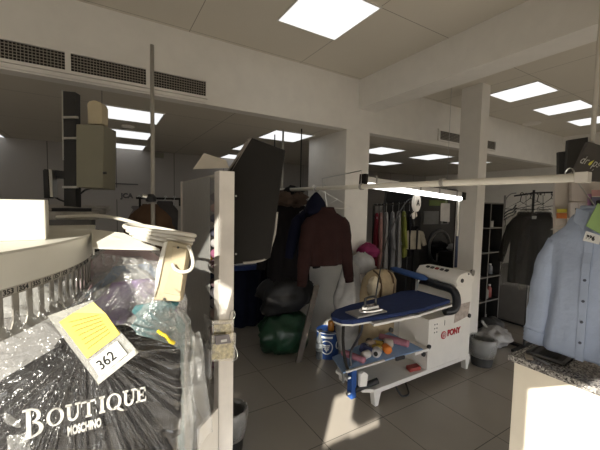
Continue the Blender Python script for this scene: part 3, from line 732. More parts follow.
MB().loft(rg, cap=False).build('collar', shc, sh, smooth=True)
for s in (1, -1):
    mb = MB(); mb.prism([nk+V((-.062, s*.008, .012)), nk+V((-.05, s*.06, .03)), nk+V((-.062, s*.065, -.028)), nk+V((-.075, s*.02, -.065))], (.004, 0, 0)); mb.build('collar_point', shc, sh, bevel=.0015)
def front_x(z):
    a = (nk.z-z)/.665; return sx-.11/2*(.8 if a < .3 else 1.05)-.010
mb = MB()
for i in range(12):
    z0, z1 = 1.67-i*.048, 1.67-(i+1)*.048
    mb.prism([(front_x(z0), .542, z0), (front_x(z0), .570, z0), (front_x(z1), .570, z1), (front_x(z1), .542, z1)], (.008, 0, 0))
mb.build('placket', shc, sh)
for i in range(6):
    z = 1.64-i*.093; MB().cyl((front_x(z)-.004, .556, z), (front_x(z), .556, z), .0058, 12).build('button', mat('shirt_button', (.06, .07, .10), .4), sh)
coat_hanger(nk+V((.0, 0, .0)), Rr, .34, (RX, .66, RZ+.022), label='wire hanger holding the light blue shirt on the rail')
# ticket on the shirt
tk2 = thing('shirt_ticket', P(592, 240, 1.42), 'green paper ticket with number card pinned on the blue shirt collar', 'ticket')
dT = 1.36
MB().prism([P(598, 203, dT), P(586, 226, dT), P(604, 236, dT), P(612, 210, dT)], fw*.002).build('green_slip', greenp, tk2)
t0, t1, t2, t3 = P(583, 240.5, dT-.01), P(599, 244.5, dT-.01), P(602, 236, dT-.01), P(586, 231, dT-.01)
MB().prism([t0, t1, t2, t3], fw*.0015).build('number_card', paper, tk2)
U_ = (t1-t0).normalized(); W_ = (t3-t0); W_ = (W_-U_*W_.dot(U_)).normalized()
text('number', '336', .024, ink, tk2, t0+U_*.008+W_*.010-fw*.001, U_, W_, xs=1.0, offset=.0012)
# dark shop sign
sg = thing('shop_sign', (2.28, .72, 1.93), 'dark grey shop sign with slanted edge and white lettering, upper right', 'sign')
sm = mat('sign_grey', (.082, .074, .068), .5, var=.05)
def sp_(u, v, x=2.20, k=0): return PX(u, v, x+k)
f_ = [P(588.5, 141.5, 1.75), P(616, 150, 1.70), P(616, 182, 1.68), P(570, 180, 1.78)]
MB().prism(f_, fw*.02).build('front_panel', sm, sg, bevel=.001)
bk_ = [P(568.5, 140, 1.92), P(588, 137, 1.90), P(588, 180, 1.90), P(566, 180, 1.93)]
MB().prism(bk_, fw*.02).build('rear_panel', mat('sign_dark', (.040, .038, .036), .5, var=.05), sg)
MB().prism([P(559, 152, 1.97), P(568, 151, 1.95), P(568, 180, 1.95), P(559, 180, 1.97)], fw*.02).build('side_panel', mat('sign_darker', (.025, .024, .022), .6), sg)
pn = (f_[1]-f_[0]).cross(f_[3]-f_[0]).normalized()
def on_sign(u, v): r = ray(u, v); return O+r*((f_[0]-O).dot(pn)/r.dot(pn))
A_ = on_sign(579.5, 163); B_ = on_sign(604, 169.5); U_ = (B_-A_).normalized(); W_ = on_sign(582, 151)-A_; W_ = (W_-U_*W_.dot(U_)).normalized()
nf = U_.cross(W_); xo = 0; dy = mat('drop_yellow', (.75, .72, .12), .5)
for body, m_ in (('dr', paper), ('ps', paper)):
    text('lettering', body, .062, m_, sg, A_-U_*.004+U_*xo+nf*.003, U_, W_, xs=.62, shear=.25, offset=-.0002)
    xo += .056
q0 = A_+U_*.037+W_*.002+nf*.003; MB().prism([q0, q0+U_*.009-W_*.002, q0+U_*.013+W_*.010, q0+U_*.015+W_*.032, q0+U_*.001+W_*.012], nf*.001).build('drop_mark', dy, sg)
text('small_lettering', 'laundry', .030, paper, sg, on_sign(590, 172.5)+nf*.003, U_, W_, xs=.8, shear=.2)
# pale board behind the shirt with cards and a poster
nb = thing('notice_board', (3.1, 1.0, 1.2), 'pale upright board behind the blue shirt, holding cards and notices', 'notice board')
nd = 2.35
MB().prism([P(555, 181, nd), P(620, 181, nd-.02), P(620, 300, nd-.02), P(555, 300, nd)], fw*.02).build('panel', mat('pale_board', (.56, .51, .46), .6, var=.05), nb)
MB().prism([P(571.5, 182.5, nd-.04), P(589, 183, nd-.06), P(589, 201, nd-.06), P(571.5, 201, nd-.04)], fw*.02).build('white_box', mat('soft_white', (.55, .50, .47), .6, var=.03), nb)
for u in (570.5, 578.5): MB().prism([P(u, 202.5, nd-.05), P(u+7.5, 202.5, nd-.05), P(u+7.5, 217, nd-.05), P(u, 217, nd-.05)], fw*.02).build('white_card', mat('card_white', (.60, .57, .56), .6, var=.03), nb, bevel=.001)
for u in (576, 584.5): MB().cyl(P(u, 209, nd-.055), P(u, 209, nd-.048), .006, 10).build('hook', ink, nb)
MB().prism([P(568, 218, nd-.03), P(576, 218, nd-.03), P(576, 240, nd-.03), P(568, 240, nd-.03)], fw*.01).build('white_card', MATS['card_white'], nb)
MB().prism([P(557, 209, nd-.03), P(567, 209, nd-.03), P(567, 212.5, nd-.03), P(557, 212.5, nd-.03)], fw*.005).build('yellow_band', mat('poster_yellow', (.55, .48, .06), .6), nb)
MB().prism([P(557, 213, nd-.03), P(567, 213, nd-.03), P(567, 218.5, nd-.03), P(557, 218.5, nd-.03)], fw*.005).build('orange_band', mat('poster_orange', (.50, .16, .04), .6), nb)
MB().prism([P(588, 194, nd-.08), P(592, 194, nd-.08), P(592, 216, nd-.08), P(588, 216, nd-.08)], fw*.005).build('lilac_strip', mat('poster_lilac', (.42, .22, .40), .6), nb)
MB().prism([P(592, 197, nd-.1), P(606, 197, nd-.1), P(606, 216, nd-.1), P(592, 216, nd-.1)], fw*.005).build('blue_notice', mat('poster_blue', (.13, .13, .20), .6), nb)
MB().cyl(P(599, 204.5, nd-.11), P(599, 204.5, nd-.10), .03, 20).build('black_disc', ink, nb)
MB().prism([P(592, 190, nd-.1), P(606, 190, nd-.1), P(606, 196, nd-.1), P(592, 196, nd-.1)], fw*.005).build('pink_notice', mat('poster_pink', (.45, .25, .24), .6), nb)
MB().prism([P(560, 300, nd+.0), P(566, 300, nd), V((P(566, 300, nd).x, P(566, 300, nd).y, 0)), V((P(560, 300, nd).x, P(560, 300, nd).y, 0))], fw*.03).build('foot', white, nb)
# ================================================================== IRONING STATION
im = thing('ironing_machine', (2.7, 2.2, 0), 'white ironing machine with blue padded board and red logo, centre right', 'ironing machine')
# floor frame
mb = MB()
mb.prism([(2.00, 2.0, .115), (3.42, 2.0, .115), (3.42, 2.0, .158), (2.00, 2.0, .158)], (0, .52, 0)); mb.build('base_tray', machw, im, bevel=.004)
for x, y in ((2.00, 2.0), (2.00, 2.46), (3.34, 2.0), (3.34, 2.46)):
    mb = MB(); mb.prism([(x, y, .125), (x+.09, y, .125), (x+.055, y, 0), (x+.02, y, 0)], (0, .055, 0)); mb.build('foot', machw, im, bevel=.003)
mb = MB(); mb.prism([(1.915, 2.06, .158), (2.02, 2.0, .158), (2.02, 2.5, .158), (1.915, 2.44, .158)], (0, 0, -.03)); mb.build('nose_plate', machw, im, bevel=.003)
# cabinet: right hand boiler housing
mb = MB(); mb.box(2.735, 3.40, 2.0, 2.52, .158, .66); mb.build('cabinet', machw, im, bevel=.006)
mb = MB(); mb.prism([(3.12, 2.0, .66), (3.40, 2.0, .66), (3.40, 2.0, 1.04), (3.37, 2.0, 1.075), (3.18, 2.0, 1.075), (3.12, 2.0, 1.0)], (0, .52, 0)); mb.build('upper_housing', machw, im, bevel=.006)
# console: rounded top running to the back
con = MB(); rings = []
for y in (1.99, 2.02, 2.2, 2.48, 2.50):
    k = .92 if y in (1.99, 2.50) else 1
    rings.append([V((3.255+.17*k*math.cos(t), y, 1.0+.085*k*math.sin(t))) for t in [2*math.pi*i/24 for i in range(24)]])
con.loft(rings).build('console', machw, im, smooth=False, bevel=.002)
kn = mat('red_knob', (.25, .02, .02), .4)
for i in range(5): q = V((3.16, 2.14+i*.06, 1.062)); MB().obox(q, (.03, 0, .012), (0, .035, 0), (-.006, 0, .018)).build('switch', black if i != 2 else kn, im, bevel=.002)
MB().cyl((3.19, 1.994, 1.0), (3.19, 1.982, 1.0), .022, 16).build('knob', black, im); MB().cyl((3.36, 1.994, 1.07), (3.36, 1.975, 1.07), .034, 18).build('pressure_gauge', chrome, im)
MB().cyl((3.30, 1.994, 1.06), (3.30, 1.984, 1.06), .010, 12).build('valve', black, im)
# black bellows hose from board to console
MB().tube(smooth([(3.06, 2.42, .93), (3.07, 2.32, .93), (3.08, 2.2, .92), (3.10, 2.03, .90), (3.10, 1.98, .80), (3.04, 1.97, .72), (2.94, 2.0, .71)]), .042, 12).build('hose', mat('black_hose', (.014, .016, .022), .35, bump=.5, bscale=40), im, smooth=True)
# left cavity back, shelf and side
MB().box(2.50, 2.735, 2.40, 2.50, .158, .70).build('inner_panel', mat('machine_grey', (.55, .53, .50), .5, var=.04), im)
MB().box(2.70, 2.735, 2.0, 2.16, .158, .66).build('side_panel', machw, im)
MB().box(2.50, 2.735, 1.985, 2.16, .36, .385).build('ledge', machw, im)
for x, y, z in ((2.71, 1.985, .395), (2.62, 1.975, .345), (3.36, 1.985, .60), (2.30, 2.1, .60)): MB().cyl((x, y, z), (x, y+.02, z), .022, 14).build('clamp_knob', black, im)
for i in range(3):
    for j in range(2): MB().cyl((2.79+.035*j, 1.999, .60-.04*i), (2.79+.035*j, 1.997, .60-.04*i), .007, 10).build('vent_hole', ink, im)
MB().box(2.945, 2.949, 1.997, 2.0, .565, .62).build('key_slot', ink, im)
MB().prism([(3.10, 1.996, .56), (3.34, 1.996, .60), (3.37, 1.996, .75), (3.13, 1.996, .745)], (0, .004, 0)).build('worn_label', mat('worn_label', (.42, .36, .32), .8, var=.3, scale=20), im)
# logo: red ring emblem and the maker's word
mb = MB(); c = V((2.935, 1.997, .468)); mb.cyl(c, c-V((0, .004, 0)), .040, 28); em = mb.build('emblem', redink, im)
mb = MB(); mb.tube([c+V((.026*math.cos(t), -.005, .026*math.sin(t))) for t in [2*math.pi*i/24 for i in range(24)]], .0032, 6, closed=True); mb.box(c.x-.003, c.x+.003, c.y-.007, c.y-.004, c.z-.018, c.z+.02); mb.box(c.x-.010, c.x+.012, c.y-.007, c.y-.004, c.z+.004, c.z+.009); mb.build('emblem_line', paper, em)
text('lettering', 'PONY', .085, redink, im, (3.00, 1.999, .445), (1, 0, 0), (0, 0, 1), xs=.92, offset=.004, depth=.003)
# board
def board_outline(z, g=0):
    fr = [(1.60-g, 2.10), (1.62-g*.7, 2.01-g*.5), (1.70, 1.955-g), (1.90, 1.935-g), (2.2, 1.905-g), (2.5, 1.90-g), (2.95, 1.945-g)]
    bkk = [(2.95, 2.38+g), (2.75, 2.41+g), (2.3, 2.33+g), (1.96, 2.30+g), (1.75, 2.25+g), (1.64-g*.5, 2.18+g)]
    return [V((x, y, z)) for x, y in fr+bkk]
def board(z0, z1, g): return MB().prism(board_outline(z0, g), (0, 0, z1-z0))
board(.790, .806, -.014).build('board_pan', machw, im, bevel=.003)
board(.806, .846, 0).build('padded_cover', navy, im, bevel=.014)
mb = MB(); mb.prism([(1.86, 1.89, .785), (2.40, 1.865, .785), (2.40, 1.93, .785), (1.89, 1.96, .785)], (0, 0, .02)); mb.prism([(2.36, 1.868, .785), (2.93, 1.915, .785), (2.93, 1.96, .785), (2.36, 1.93, .785)], (0, 0, .02)); mb.build('front_strip', mat('bare_metal', (.75, .73, .70), .35, metal=.2, var=.05), im, bevel=.002)
# bent legs under the board's nose
MB().tube(smooth([(1.72, 2.10, .80), (1.72, 2.10, .6), (1.76, 2.10, .4), (1.83, 2.1, .28)], 5), .013, 8).build('nose_leg', darkgrey, im, smooth=True)
MB().tube(smooth([(2.12, 2.30, .77), (2.12, 2.30, .66), (2.07, 2.27, .56), (1.93, 2.2, .50), (1.85, 2.15, .46), (1.83, 2.12, .36)], 5), .011, 8).build('bent_rod', mat('rod_dark', (.05, .05, .06), .4), im, smooth=True)
MB().box(1.795, 1.85, 2.06, 2.12, .10, .35).build('blue_block', blueplastic, im, bevel=.004)
MB().cyl((1.84, 2.07, .17), (2.06, 2.03, .21), .026, 16).build('pedal_roller', black, im); MB().cyl((2.06, 2.03, .21), (2.065, 2.029, .211), .027, 16).build('roller_cap', rubber, im)
for z in (.15, .29): MB().cyl((1.79, 2.08, z), (1.76, 2.08, z), .014, 10).build('bolt', steel, im)
MB().prism([(1.87, 2.04, .20), (1.93, 2.02, .20), (1.945, 2.02, .30), (1.91, 2.03, .33), (1.875, 2.04, .31)], (0, .03, 0)).build('white_pedal', machw, im, bevel=.003)
# sleeve board arm behind
sb = MB(); rings = []
for i in range(9):
    t = i/8; c = V((3.02-.06*t, 2.80-.55*t, 1.0-.01*t)); w_ = (.045+.03*t)*(.5 if i in (0, 8) else 1); rings.append([c+V((w_*math.cos(a), 0, .032*math.sin(a)*(.5 if i in (0, 8) else 1))) for a in [2*math.pi*k/16 for k in range(16)]])
sb.loft(rings).build('sleeve_arm', mat('blue_pad', (.03, .08, .24), .8, var=.15), im, smooth=True)
MB().tube(smooth([(2.98, 2.35, .97), (2.96, 2.36, .92), (2.90, 2.33, .845)]), .012, 8).build('arm_stem', steel, im, smooth=True)
# pole with overhead light
MB().cyl((3.33, 2.16, 1.10), (3.33, 2.16, 1.87), .016, 12).build('light_pole', mat('pole_blue', (.02, .03, .07), .4), im, smooth=True)
MB().cyl((3.30, 2.14, 1.45), (3.30, 2.14, 1.87), .012, 12).build('pole_sleeve', cream, im, smooth=True)
la, lb = V((3.34, 2.15, 1.874)), V((1.95, 2.15, 1.962))
ld = (lb-la).normalized(); lu = V((0, 1, 0)).cross(ld); lu = lu if lu.z > 0 else -lu
lf = thing('strip_lamp', la, 'long glowing fluorescent strip lamp hung above the ironing board', 'strip lamp')
MB().obox(la-V((0, .035, 0))+lu*.0, lb-la, (0, .07, 0), lu*.05).build('housing', mat('lamp_housing', (.55, .53, .50), .4), lf, bevel=.004)
MB().cyl(la+ld*.03-lu*.022-V((0, .02, 0)), lb-ld*.03-lu*.022-V((0, .02, 0)), .026, 16).build('tube', tube_e, lf, smooth=True)
for k in range(5):
    c = la.lerp(lb, .08+.21*k); MB().obox(c-V((0, .04, 0))-lu*.02, ld*.016, (0, .08, 0), lu*.085).build('clip', mat('clip_grey', (.25, .24, .22), .5), lf)
MB().obox(lb-V((0, .04, 0))-lu*.02, ld*.03, (0, .08, 0), lu*.09).build('end_cap', darkgrey, lf, bevel=.002)
MB().obox(la-ld*.03-V((0, .045, 0))-lu*.03, ld*.06, (0, .09, 0), lu*.08).build('end_cap', darkgrey, lf, bevel=.002)
# iron resting on a plate
ir = thing('steam_iron', (2.06, 2.04, .86), 'chrome steam iron with dark handle standing on the blue padded board', 'iron')
ib = V((1.83, 1.975, .864))
MB().prism([ib+V((-.01, .055, 0)), ib+V((.03, .015, 0)), ib+V((.11, 0, 0)), ib+V((.21, .0, 0)), ib+V((.21, .11, 0)), ib+V((.11, .11, 0)), ib+V((.03, .095, 0))], (0, 0, .016)).build('sole_plate', chrome, ir, bevel=.002)
MB().prism([ib+V((.02, .055, .016)), ib+V((.06, .025, .016)), ib+V((.19, .02, .016)), ib+V((.19, .09, .016)), ib+V((.06, .085, .016))], (0, 0, .03)).build('body', mat('iron_body', (.45, .44, .42), .25, metal=.7), ir, bevel=.005)
MB().tube(smooth([ib+V((.06, .055, .046)), ib+V((.06, .055, .10)), ib+V((.08, .055, .115)), ib+V((.16, .055, .115)), ib+V((.18, .055, .10)), ib+V((.18, .055, .046))]), .011, 8).build('handle', black, ir, smooth=True)
MB().tube(smooth([ib+V((.18, .055, .10)), ib+V((.22, .07, .25)), ib+V((.45, .2, .6)), ib+V((.75, .25, .95)), (2.66, 2.16, 1.79)]), .006, 6).build('steam_hose', black, ir, smooth=True)
mb = MB(); mb.box(1.75, 2.08, 1.96, 2.12, .847, .860); tag(mb.build('iron_rest', mat('rest_metal', (.35, .34, .33), .4, metal=.6), bevel=.003), 'flat metal iron rest on the front edge of the blue board', 'iron rest')
# balancer hanging from the lamp
q = PY(418, 203, 2.15); bl = thing('iron_balancer', q, 'white oval spring balancer with a black mark hanging under the strip lamp', 'balancer')
mb = MB(); mb.prism([q+V((.048*math.cos(t), 0, .085*math.sin(t))) for t in [2*math.pi*i/24 for i in range(24)]], (0, .04, 0)); mb.build('case', machw, bl, bevel=.006)
mb = MB(); mb.tube([q+V((-.017, -.002, -.025)), q+V((0, -.002, .03)), q+V((.017, -.002, -.025))], .005, 6); mb.tube([q+V((-.010, -.002, -.008)), q+V((.010, -.002, -.008))], .004, 6); mb.build('mark', ink, bl)
MB().tube([q+V((0, .02, .08)), (q.x, 2.16, 1.925)], .004, 6).build('hook', steel, bl); MB().tube([q+V((0, .02, -.08)), q+V((.02, .05, -.24))], .003, 6).build('cord', black, bl)
MB().obox(q+V((.0, .04, -.16)), (.05, 0, .03), (0, .02, 0), (-.02, 0, .05)).build('hook_block', white, bl, bevel=.003)
# lower blue shelf with small goods
lo = thing('blue_tray', (2.2, 2.2, .40), 'pale blue sloping tray hung beneath the padded board, holding small goods', 'tray')
T0, T1, T2, T3 = PY(343, 374, 2.08), PY(423, 350, 1.99), PY(389, 333, 2.34), PY(332, 358, 2.40)
MB().prism([T0, T1, T2, T3], (0, 0, .012)).build('panel', lightblue, lo, bevel=.002)
MB().tube([T0+V((.02, .02, -.004)), T0+V((.02, .02, -.09))], .010, 8).build('stay', steel, lo); MB().tube([T1+V((-.05, .03, 0)), T1+V((-.05, .03, -.02)), (2.6, 2.12, .37)], .010, 8).build('stay', steel, lo)
MB().obox(T0+V((.03, -.012, .006)), T1*.45+T0*.55-T0, (0, .02, 0), (0, 0, .014)).build('edge_bar', mat('edge_white', (.62, .60, .57), .5), lo)
MB().obox(T1*.62+T0*.38+V((0, -.02, -.02)), (.10, -.012, .005), (0, .02, 0), (0, 0, .03)).build('catch', black, lo, bevel=.003)
tn = (T1-T0).cross(T3-T0).normalized()
def on_tray(a, b): return (T0*(1-a)+T1*a)*(1-b)+(T3*(1-a)+T2*a)*b+V((0, 0, .016))
goods = [(.34, .30, (.50, .47, .44), 'white thread cone on the blue tray, nearest the pink sleeve roll'), (.40, .42, (.03, .04, .12), 'dark navy thread cone on the blue tray'), (.45, .22, (.44, .42, .42), 'pale grey cap lying on the blue tray front'),
         (.52, .42, (.40, .28, .05), 'mustard spool in the middle of the blue tray'), (.60, .26, (.60, .17, .02), 'bright orange cap on the blue tray'), (.50, .62, (.32, .24, .18), 'brown spool at the back of the blue tray'),
         (.60, .55, (.38, .26, .04), 'ochre spool behind the orange cap on the blue tray'), (.39, .60, (.05, .06, .16), 'small navy spool at the tray back'), (.69, .44, (.40, .34, .30), 'beige spool right of the orange cap on the tray'), (.55, .75, (.05, .045, .04), 'black spool at the very back of the blue tray')]
for i, (a, b, c, l) in enumerate(goods):
    q = on_tray(a, b); t = thing('thread_spool', q, l, 'spool', 'small goods on the blue tray'); an = i*1.9
    d = V((math.cos(an), math.sin(an), .1)); r = .036+.004*(i % 3); q2 = q+V((0, 0, r))
    MB().tube([q2-d*.045, q2-d*.03, q2+d*.03, q2+d*.045], [r*.8, r, r*.95, r*.6], 14).build('winding', mat('spool_%d' % i, c, .6, var=.15), t, smooth=True)
    MB().tube([q2+d*.044, q2+d*.055], r*.45, 12).build('core', paper if i % 2 else darkgrey, t)
pinkm = cloth('dusty_pink', (.36, .16, .20))
q = on_tray(.20, .40); mb = MB(); mb.tube(smooth([q+V((-.03, .12, .03)), q+V((.0, .02, .03)), q+V((.035, -.10, .03))]), .030, 12); tag(mb.build('padded_roll', pinkm, smooth=True), 'dusty pink padded roll at the left of the blue tray', 'padded roll')
q = on_tray(.82, .50); mb = MB(); mb.tube(smooth([q+V((-.06, .14, .03)), q+V((.0, .03, .03)), q+V((.06, -.12, .03))]), .034, 12); tag(mb.build('padded_roll', pinkm, smooth=True), 'dusty pink padded roll at the right of the blue tray, by the cabinet', 'padded roll')
q = V((2.52, 2.05, .159)); mb = MB(); mb.obox(q, (.13, -.02, 0), (.02, .07, 0), (0, 0, .035)); o = mb.build('red_box', mat('red_carton', (.32, .05, .04), .6), bevel=.002); tag(o, 'small red carton on the base frame of the ironing machine', 'carton')
# cable on floor below
mb = MB(); mb.tube(smooth([(2.30, 2.03, .09), (2.33, 1.98, .02), (2.42, 1.98, .008), (2.50, 2.06, .008), (2.60, 2.2, .008)]), .008, 8); tag(mb.build('power_cable', black, smooth=True), 'short black cable looping to the floor under the ironing machine', 'cable')
# ------------------------------------------------------------------ bins and bags on the floor
waste_bin((3.64, 1.99, 0), .135, .29, mat('grey_bin', (.045, .045, .045), .5), 'grey waste bin with a pale liner beside the ironing machine')
mb = MB(); mb.blob((4.30, 2.22, .10), .24, .17, .12, 36, 18, .35, 2.6, 3, fine=.12); pb = mb.build('plastic_bag', mat('thin_white_bag', (.34, .33, .32), .35, var=.1, bump=.4, bscale=30), smooth=True); tag(pb, 'knotted whitish plastic bag lying on the floor beyond the grey bin', 'plastic bag')
mb = MB(); mb.tube(smooth([(4.28, 2.25, .18), (4.22, 2.30, .25), (4.20, 2.32, .30)]), [.02, .014, .016]*4+[.01], 8); mb.build('knot', MATS['thin_white_bag'], pb, smooth=True)
# paint bucket, bottle, amber glass
bu = thing('bucket', (2.32, 3.02, 0), 'blue round bucket with a white ring emblem beside the wide column', 'bucket')
bc = V((2.235, 3.01, 0))
MB().lathe(bc, [(.001, 0), (.125, 0), (.13, .012), (.132, .285), (.138, .29), (.138, .312), (.132, .314), (.126, .30), (.001, .30)], 40).build('tub', mat('bucket_blue', (.012, .045, .17), .4, var=.06), bu)
MB().tube([bc+V((.136*math.cos(t), .136*math.sin(t), .304)) for t in [2*math.pi*i/36 for i in range(36)]], .006, 6, closed=True).build('rim', mat('rim_grey', (.42, .42, .42), .4), bu)
def wrap(a, z, k=.1335): return bc+V((k*math.cos(a), k*math.sin(a), z))
va = math.atan2(-bc.y, -bc.x)
mb = MB(); mb.tube([wrap(va+.52*math.cos(t)-.10, .145+.075*math.sin(t)) for t in [2*math.pi*i/36 for i in range(36)]], .006, 6, closed=True)
for k in range(3): mb.tube([wrap(va-.10-.3+.05*k, .17-.022*k), wrap(va-.10, .165-.022*k), wrap(va-.10+.3-.05*k, .17-.022*k)], .007, 6)
mb.tube([wrap(va-.22, .135), wrap(va-.10, .10), wrap(va+.02, .135)], .010, 6); mb.build('emblem', paper, bu)
mb = MB(); mb.tube([wrap(va+1.02+.22*math.cos(t), .16+.045*math.sin(t)) for t in [2*math.pi*i/24 for i in range(24)]], .005, 6, closed=True); mb.build('side_mark', paper, bu)
mb = MB()
for i in range(16): a0, a1 = va-.55+i*.06, va-.55+(i+1)*.06; mb.prism([wrap(a0, .25), wrap(a1, .25), wrap(a1, .272), wrap(a0, .272)], wrap(a0, 0, .003)-bc)
mb.build('top_band', paper, bu)
MB().tube(smooth([wrap(va-1.4, .285, .14), wrap(va-1.0, .325, .15), wrap(va-.4, .335, .145), wrap(va+.3, .33, .145), wrap(va+1.2, .285, .14)]), .004, 6).build('handle', steel, bu)
am = thing('amber_bottle', (bc.x+.02, bc.y-.02, .301), 'small amber diffuser bottle with sticks standing on the blue bucket', 'bottle')
MB().lathe((bc.x+.02, bc.y-.03, .301), [(.001, 0), (.036, 0), (.038, .01), (.038, .10), (.030, .115), (.001, .115)], 24).build('glass', mat('amber', (.50, .20, .03), .15, var=.1), am, smooth=True)
for k in range(3): MB().tube([(bc.x+.02, bc.y-.03, .395), (bc.x+.02+.014*(k-1), bc.y-.04, .53)], .0025, 5).build('stick', wood, am)
bt = thing('water_bottle', (2.12, 2.86, 0), 'clear plastic bottle with a pale label standing left of the bucket', 'bottle')
MB().lathe((2.11, 2.99, 0), [(.001, 0), (.042, 0), (.045, .02), (.045, .20), (.040, .23), (.018, .29), (.018, .31), (.001, .31)], 20).build('bottle', mat('bottle_pet', (.12, .13, .14), .1, spec=.8), bt, smooth=True)
MB().lathe((2.11, 2.99, 0), [(.0462, .09), (.0462, .18)], 20).build('label', mat('bottle_label', (.40, .43, .45), .6), bt, smooth=True); MB().cyl((2.11, 2.99, .31), (2.11, 2.99, .335), .02, 14).build('cap', darkgrey, bt)
# bags and plank at the wide column
mb = MB(); mb.blob((1.86, 3.38, .22), .33, .26, .27, 40, 20, .22, 2.2, 5, fine=.10); o = mb.build('green_bag', mat('green_bin_bag', (.010, .040, .020), .32, var=.2, bump=.5, bscale=18), smooth=True); tag(o, 'bulging dark green refuse bag on the floor left of the plank', 'bag')
mb = MB(); mb.blob((1.90, 3.45, .66), .36, .28, .25, 40, 18, .25, 2.0, 9, fine=.10); o = mb.build('black_bag', mat('black_bin_bag', (.005, .005, .006), .6, bump=.4, bscale=18), smooth=True); tag(o, 'black refuse bag heaped on top of the green bag', 'bag')
mb = MB(); a, b = PY(300, 345, 2.98), PY(318, 286, 3.02); mb.obox((a.x-.02, 3.02, .0), (b.x-a.x, .035, b.z), (.055, -.02, 0), (.0, .02, 0)); o = mb.build('plank', mat('grey_wood', (.10, .082, .068), .7, var=.25, scale=14), bevel=.002); tag(o, 'weathered wooden plank leaning against the wide column by the bags', 'plank')
# ------------------------------------------------------------------ second ironing table in the gloom
st = thing('ironing_table', (1.4, 4.4, 0), 'dark blue ironing table in the gloom behind the white post', 'ironing table')
MB().prism([(.95, 4.15, .86), (1.75, 4.05, .86), (2.15, 4.2, .86), (2.1, 4.6, .86), (1.7, 4.75, .86), (.95, 4.7, .86)], (0, 0, .06)).build('padded_top', navy, st, bevel=.012)
for x in (1.05, 1.9): MB().box(x, x+.05, 4.35, 4.40, .0, .86).build('leg', darkgrey, st)
MB().box(1.0, 1.95, 4.3, 4.5, .18, .21).build('lower_shelf', darkgrey, st)
MB().box(1.02, 1.07, 4.2, 4.6, 0, .03).build('foot', darkgrey, st)
o = MB().box(1.52, 1.82, 4.16, 4.28, .92, .935).build('iron_rest', mat('rest_pale', (.5, .5, .5), .3)); tag(o, 'slim pale iron rest on the dark blue table behind the board', 'iron rest')
o = MB().lathe((1.20, 4.25, .92), [(.001, 0), (.035, 0), (.035, .10), (.02, .14), (.02, .17), (.001, .17)], 16).build('spray_bottle', MATS['amber'], smooth=True); tag(o, 'little amber bottle at the left of the dark blue table', 'bottle')
o = MB().lathe((1.36, 4.3, .92), [(.001, 0), (.03, 0), (.03, .15), (.012, .19), (.001, .19)], 16).build('spray_bottle', mat('smoke_bottle', (.15, .15, .16), .3), smooth=True); tag(o, 'grey bottle beside the amber one on the dark blue table', 'bottle')
o = MB().box(1.1, 1.5, 4.25, 4.55, .212, .40).build('crate', mat('dark_crate', (.06, .06, .07), .6), bevel=.01); tag(o, 'dark crate on the lower shelf of the blue ironing table', 'crate')
mb = MB(); mb.blob((1.72, 4.42, .30), .17, .14, .09, 24, 10, .3, 3, 4); o = mb.build('cloth_heap', cloth('grey_heap', (.16, .15, .15)), smooth=True); tag(o, 'crumpled grey cloth beside the crate under the blue ironing table', 'cloth')
mb = MB()
def shade_hang(u, v):
    x = .95+1.18*u; return V((x, 4.12+.03*math.sin(u*40+v*2)+.02*math.sin(u*17), .87-.80*v))
mb.grid(shade_hang, 60, 12); tag(mb.build('shade_sheet', cloth('table_shade', (.008, .010, .022)), smooth=True, solid=.004), 'added dark navy sheet standing in for shade under the blue ironing table', 'cloth')  # dark sheet added in place of the deep shade below the table
# ================================================================== CLOTHES AND MACHINES AT THE BACK
X1 = V((1, 0, 0)); YN = V((0, -1, 0))
# brown sweater on the rail
nk = PY(327, 210, 2.62)
sw = cloth('brown_knit', (.028, .013, .012), bump=.4, bscale=120)
garment('sweater', 'dark brown sweater with long sleeves hanging before the wide column', 'sweater', nk, V((1, -.12, 0)), V((-.12, -1, 0)), .40, .55, .10, sw, .60, .085, fold=.30, k=4, ph=.8, hem=.92, collar=sw, cuff=sw, sweep=.10, slope=.075)
coat_hanger(nk, V((1, -.12, 0)), .36, (RX, nk.y+.0, RZ+.03), label='wire hanger carrying the dark brown sweater')
# empty hanger right of it
nk2 = V((2.06, 2.62, 1.83)); coat_hanger(V((2.16, 2.80, 1.80)), V((1, -.1, 0)), .40, (RX+.01, 2.82, RZ+.03), m=mat('white_wire', (.7, .68, .65), .4, var=0), label='empty pale wire hanger on the rail right of the brown sweater', r=.004)
# dark coats behind
def at(u, v, d): return P(u, v, d)
dk = cloth('black_wool', (.010, .009, .010)); dk2 = cloth('charcoal_cloth', (.03, .028, .028)); nv = cloth('navy_knit', (.005, .006, .016))
fur = cloth('fur_trim', (.075, .052, .040), bump=1, bscale=60)
c1 = garment('coat', 'black coat with a brown fur collar hanging left of the brown sweater', 'coat', at(290, 201, 3.9), V((1, -.3, 0)), V((-.3, -1, 0)), .52, 1.0, .20, dk, .7, .08, fold=.3, ph=2)
mb = MB(); q = at(291, 199, 3.85); mb.blob(q, .20, .15, .10, 30, 14, .35, 3.5, 2, flat=False, fine=.2); mb.build('fur_collar', fur, c1, smooth=True)
mb = MB(); mb.blob(q+V((0, -.02, .06)), .11, .10, .10, 24, 12, .2, 3, 6, flat=False); mb.build('hood', dk, c1, smooth=True)
c2 = garment('coat', 'black coat hanging farthest left by the tilted dark board', 'coat', at(279, 214, 4.1), V((1, -.5, 0)), V((-.5, -1, 0)), .34, .8, .18, dk, fold=.35, ph=3)
c3 = garment('hooded_top', 'navy hooded top with a pointed hood behind the brown sweater', 'hooded top', at(314, 205, 3.3), V((1, -.3, 0)), V((-.3, -1, 0)), .34, .52, .15, nv, .42, .07, fold=.3, ph=1)
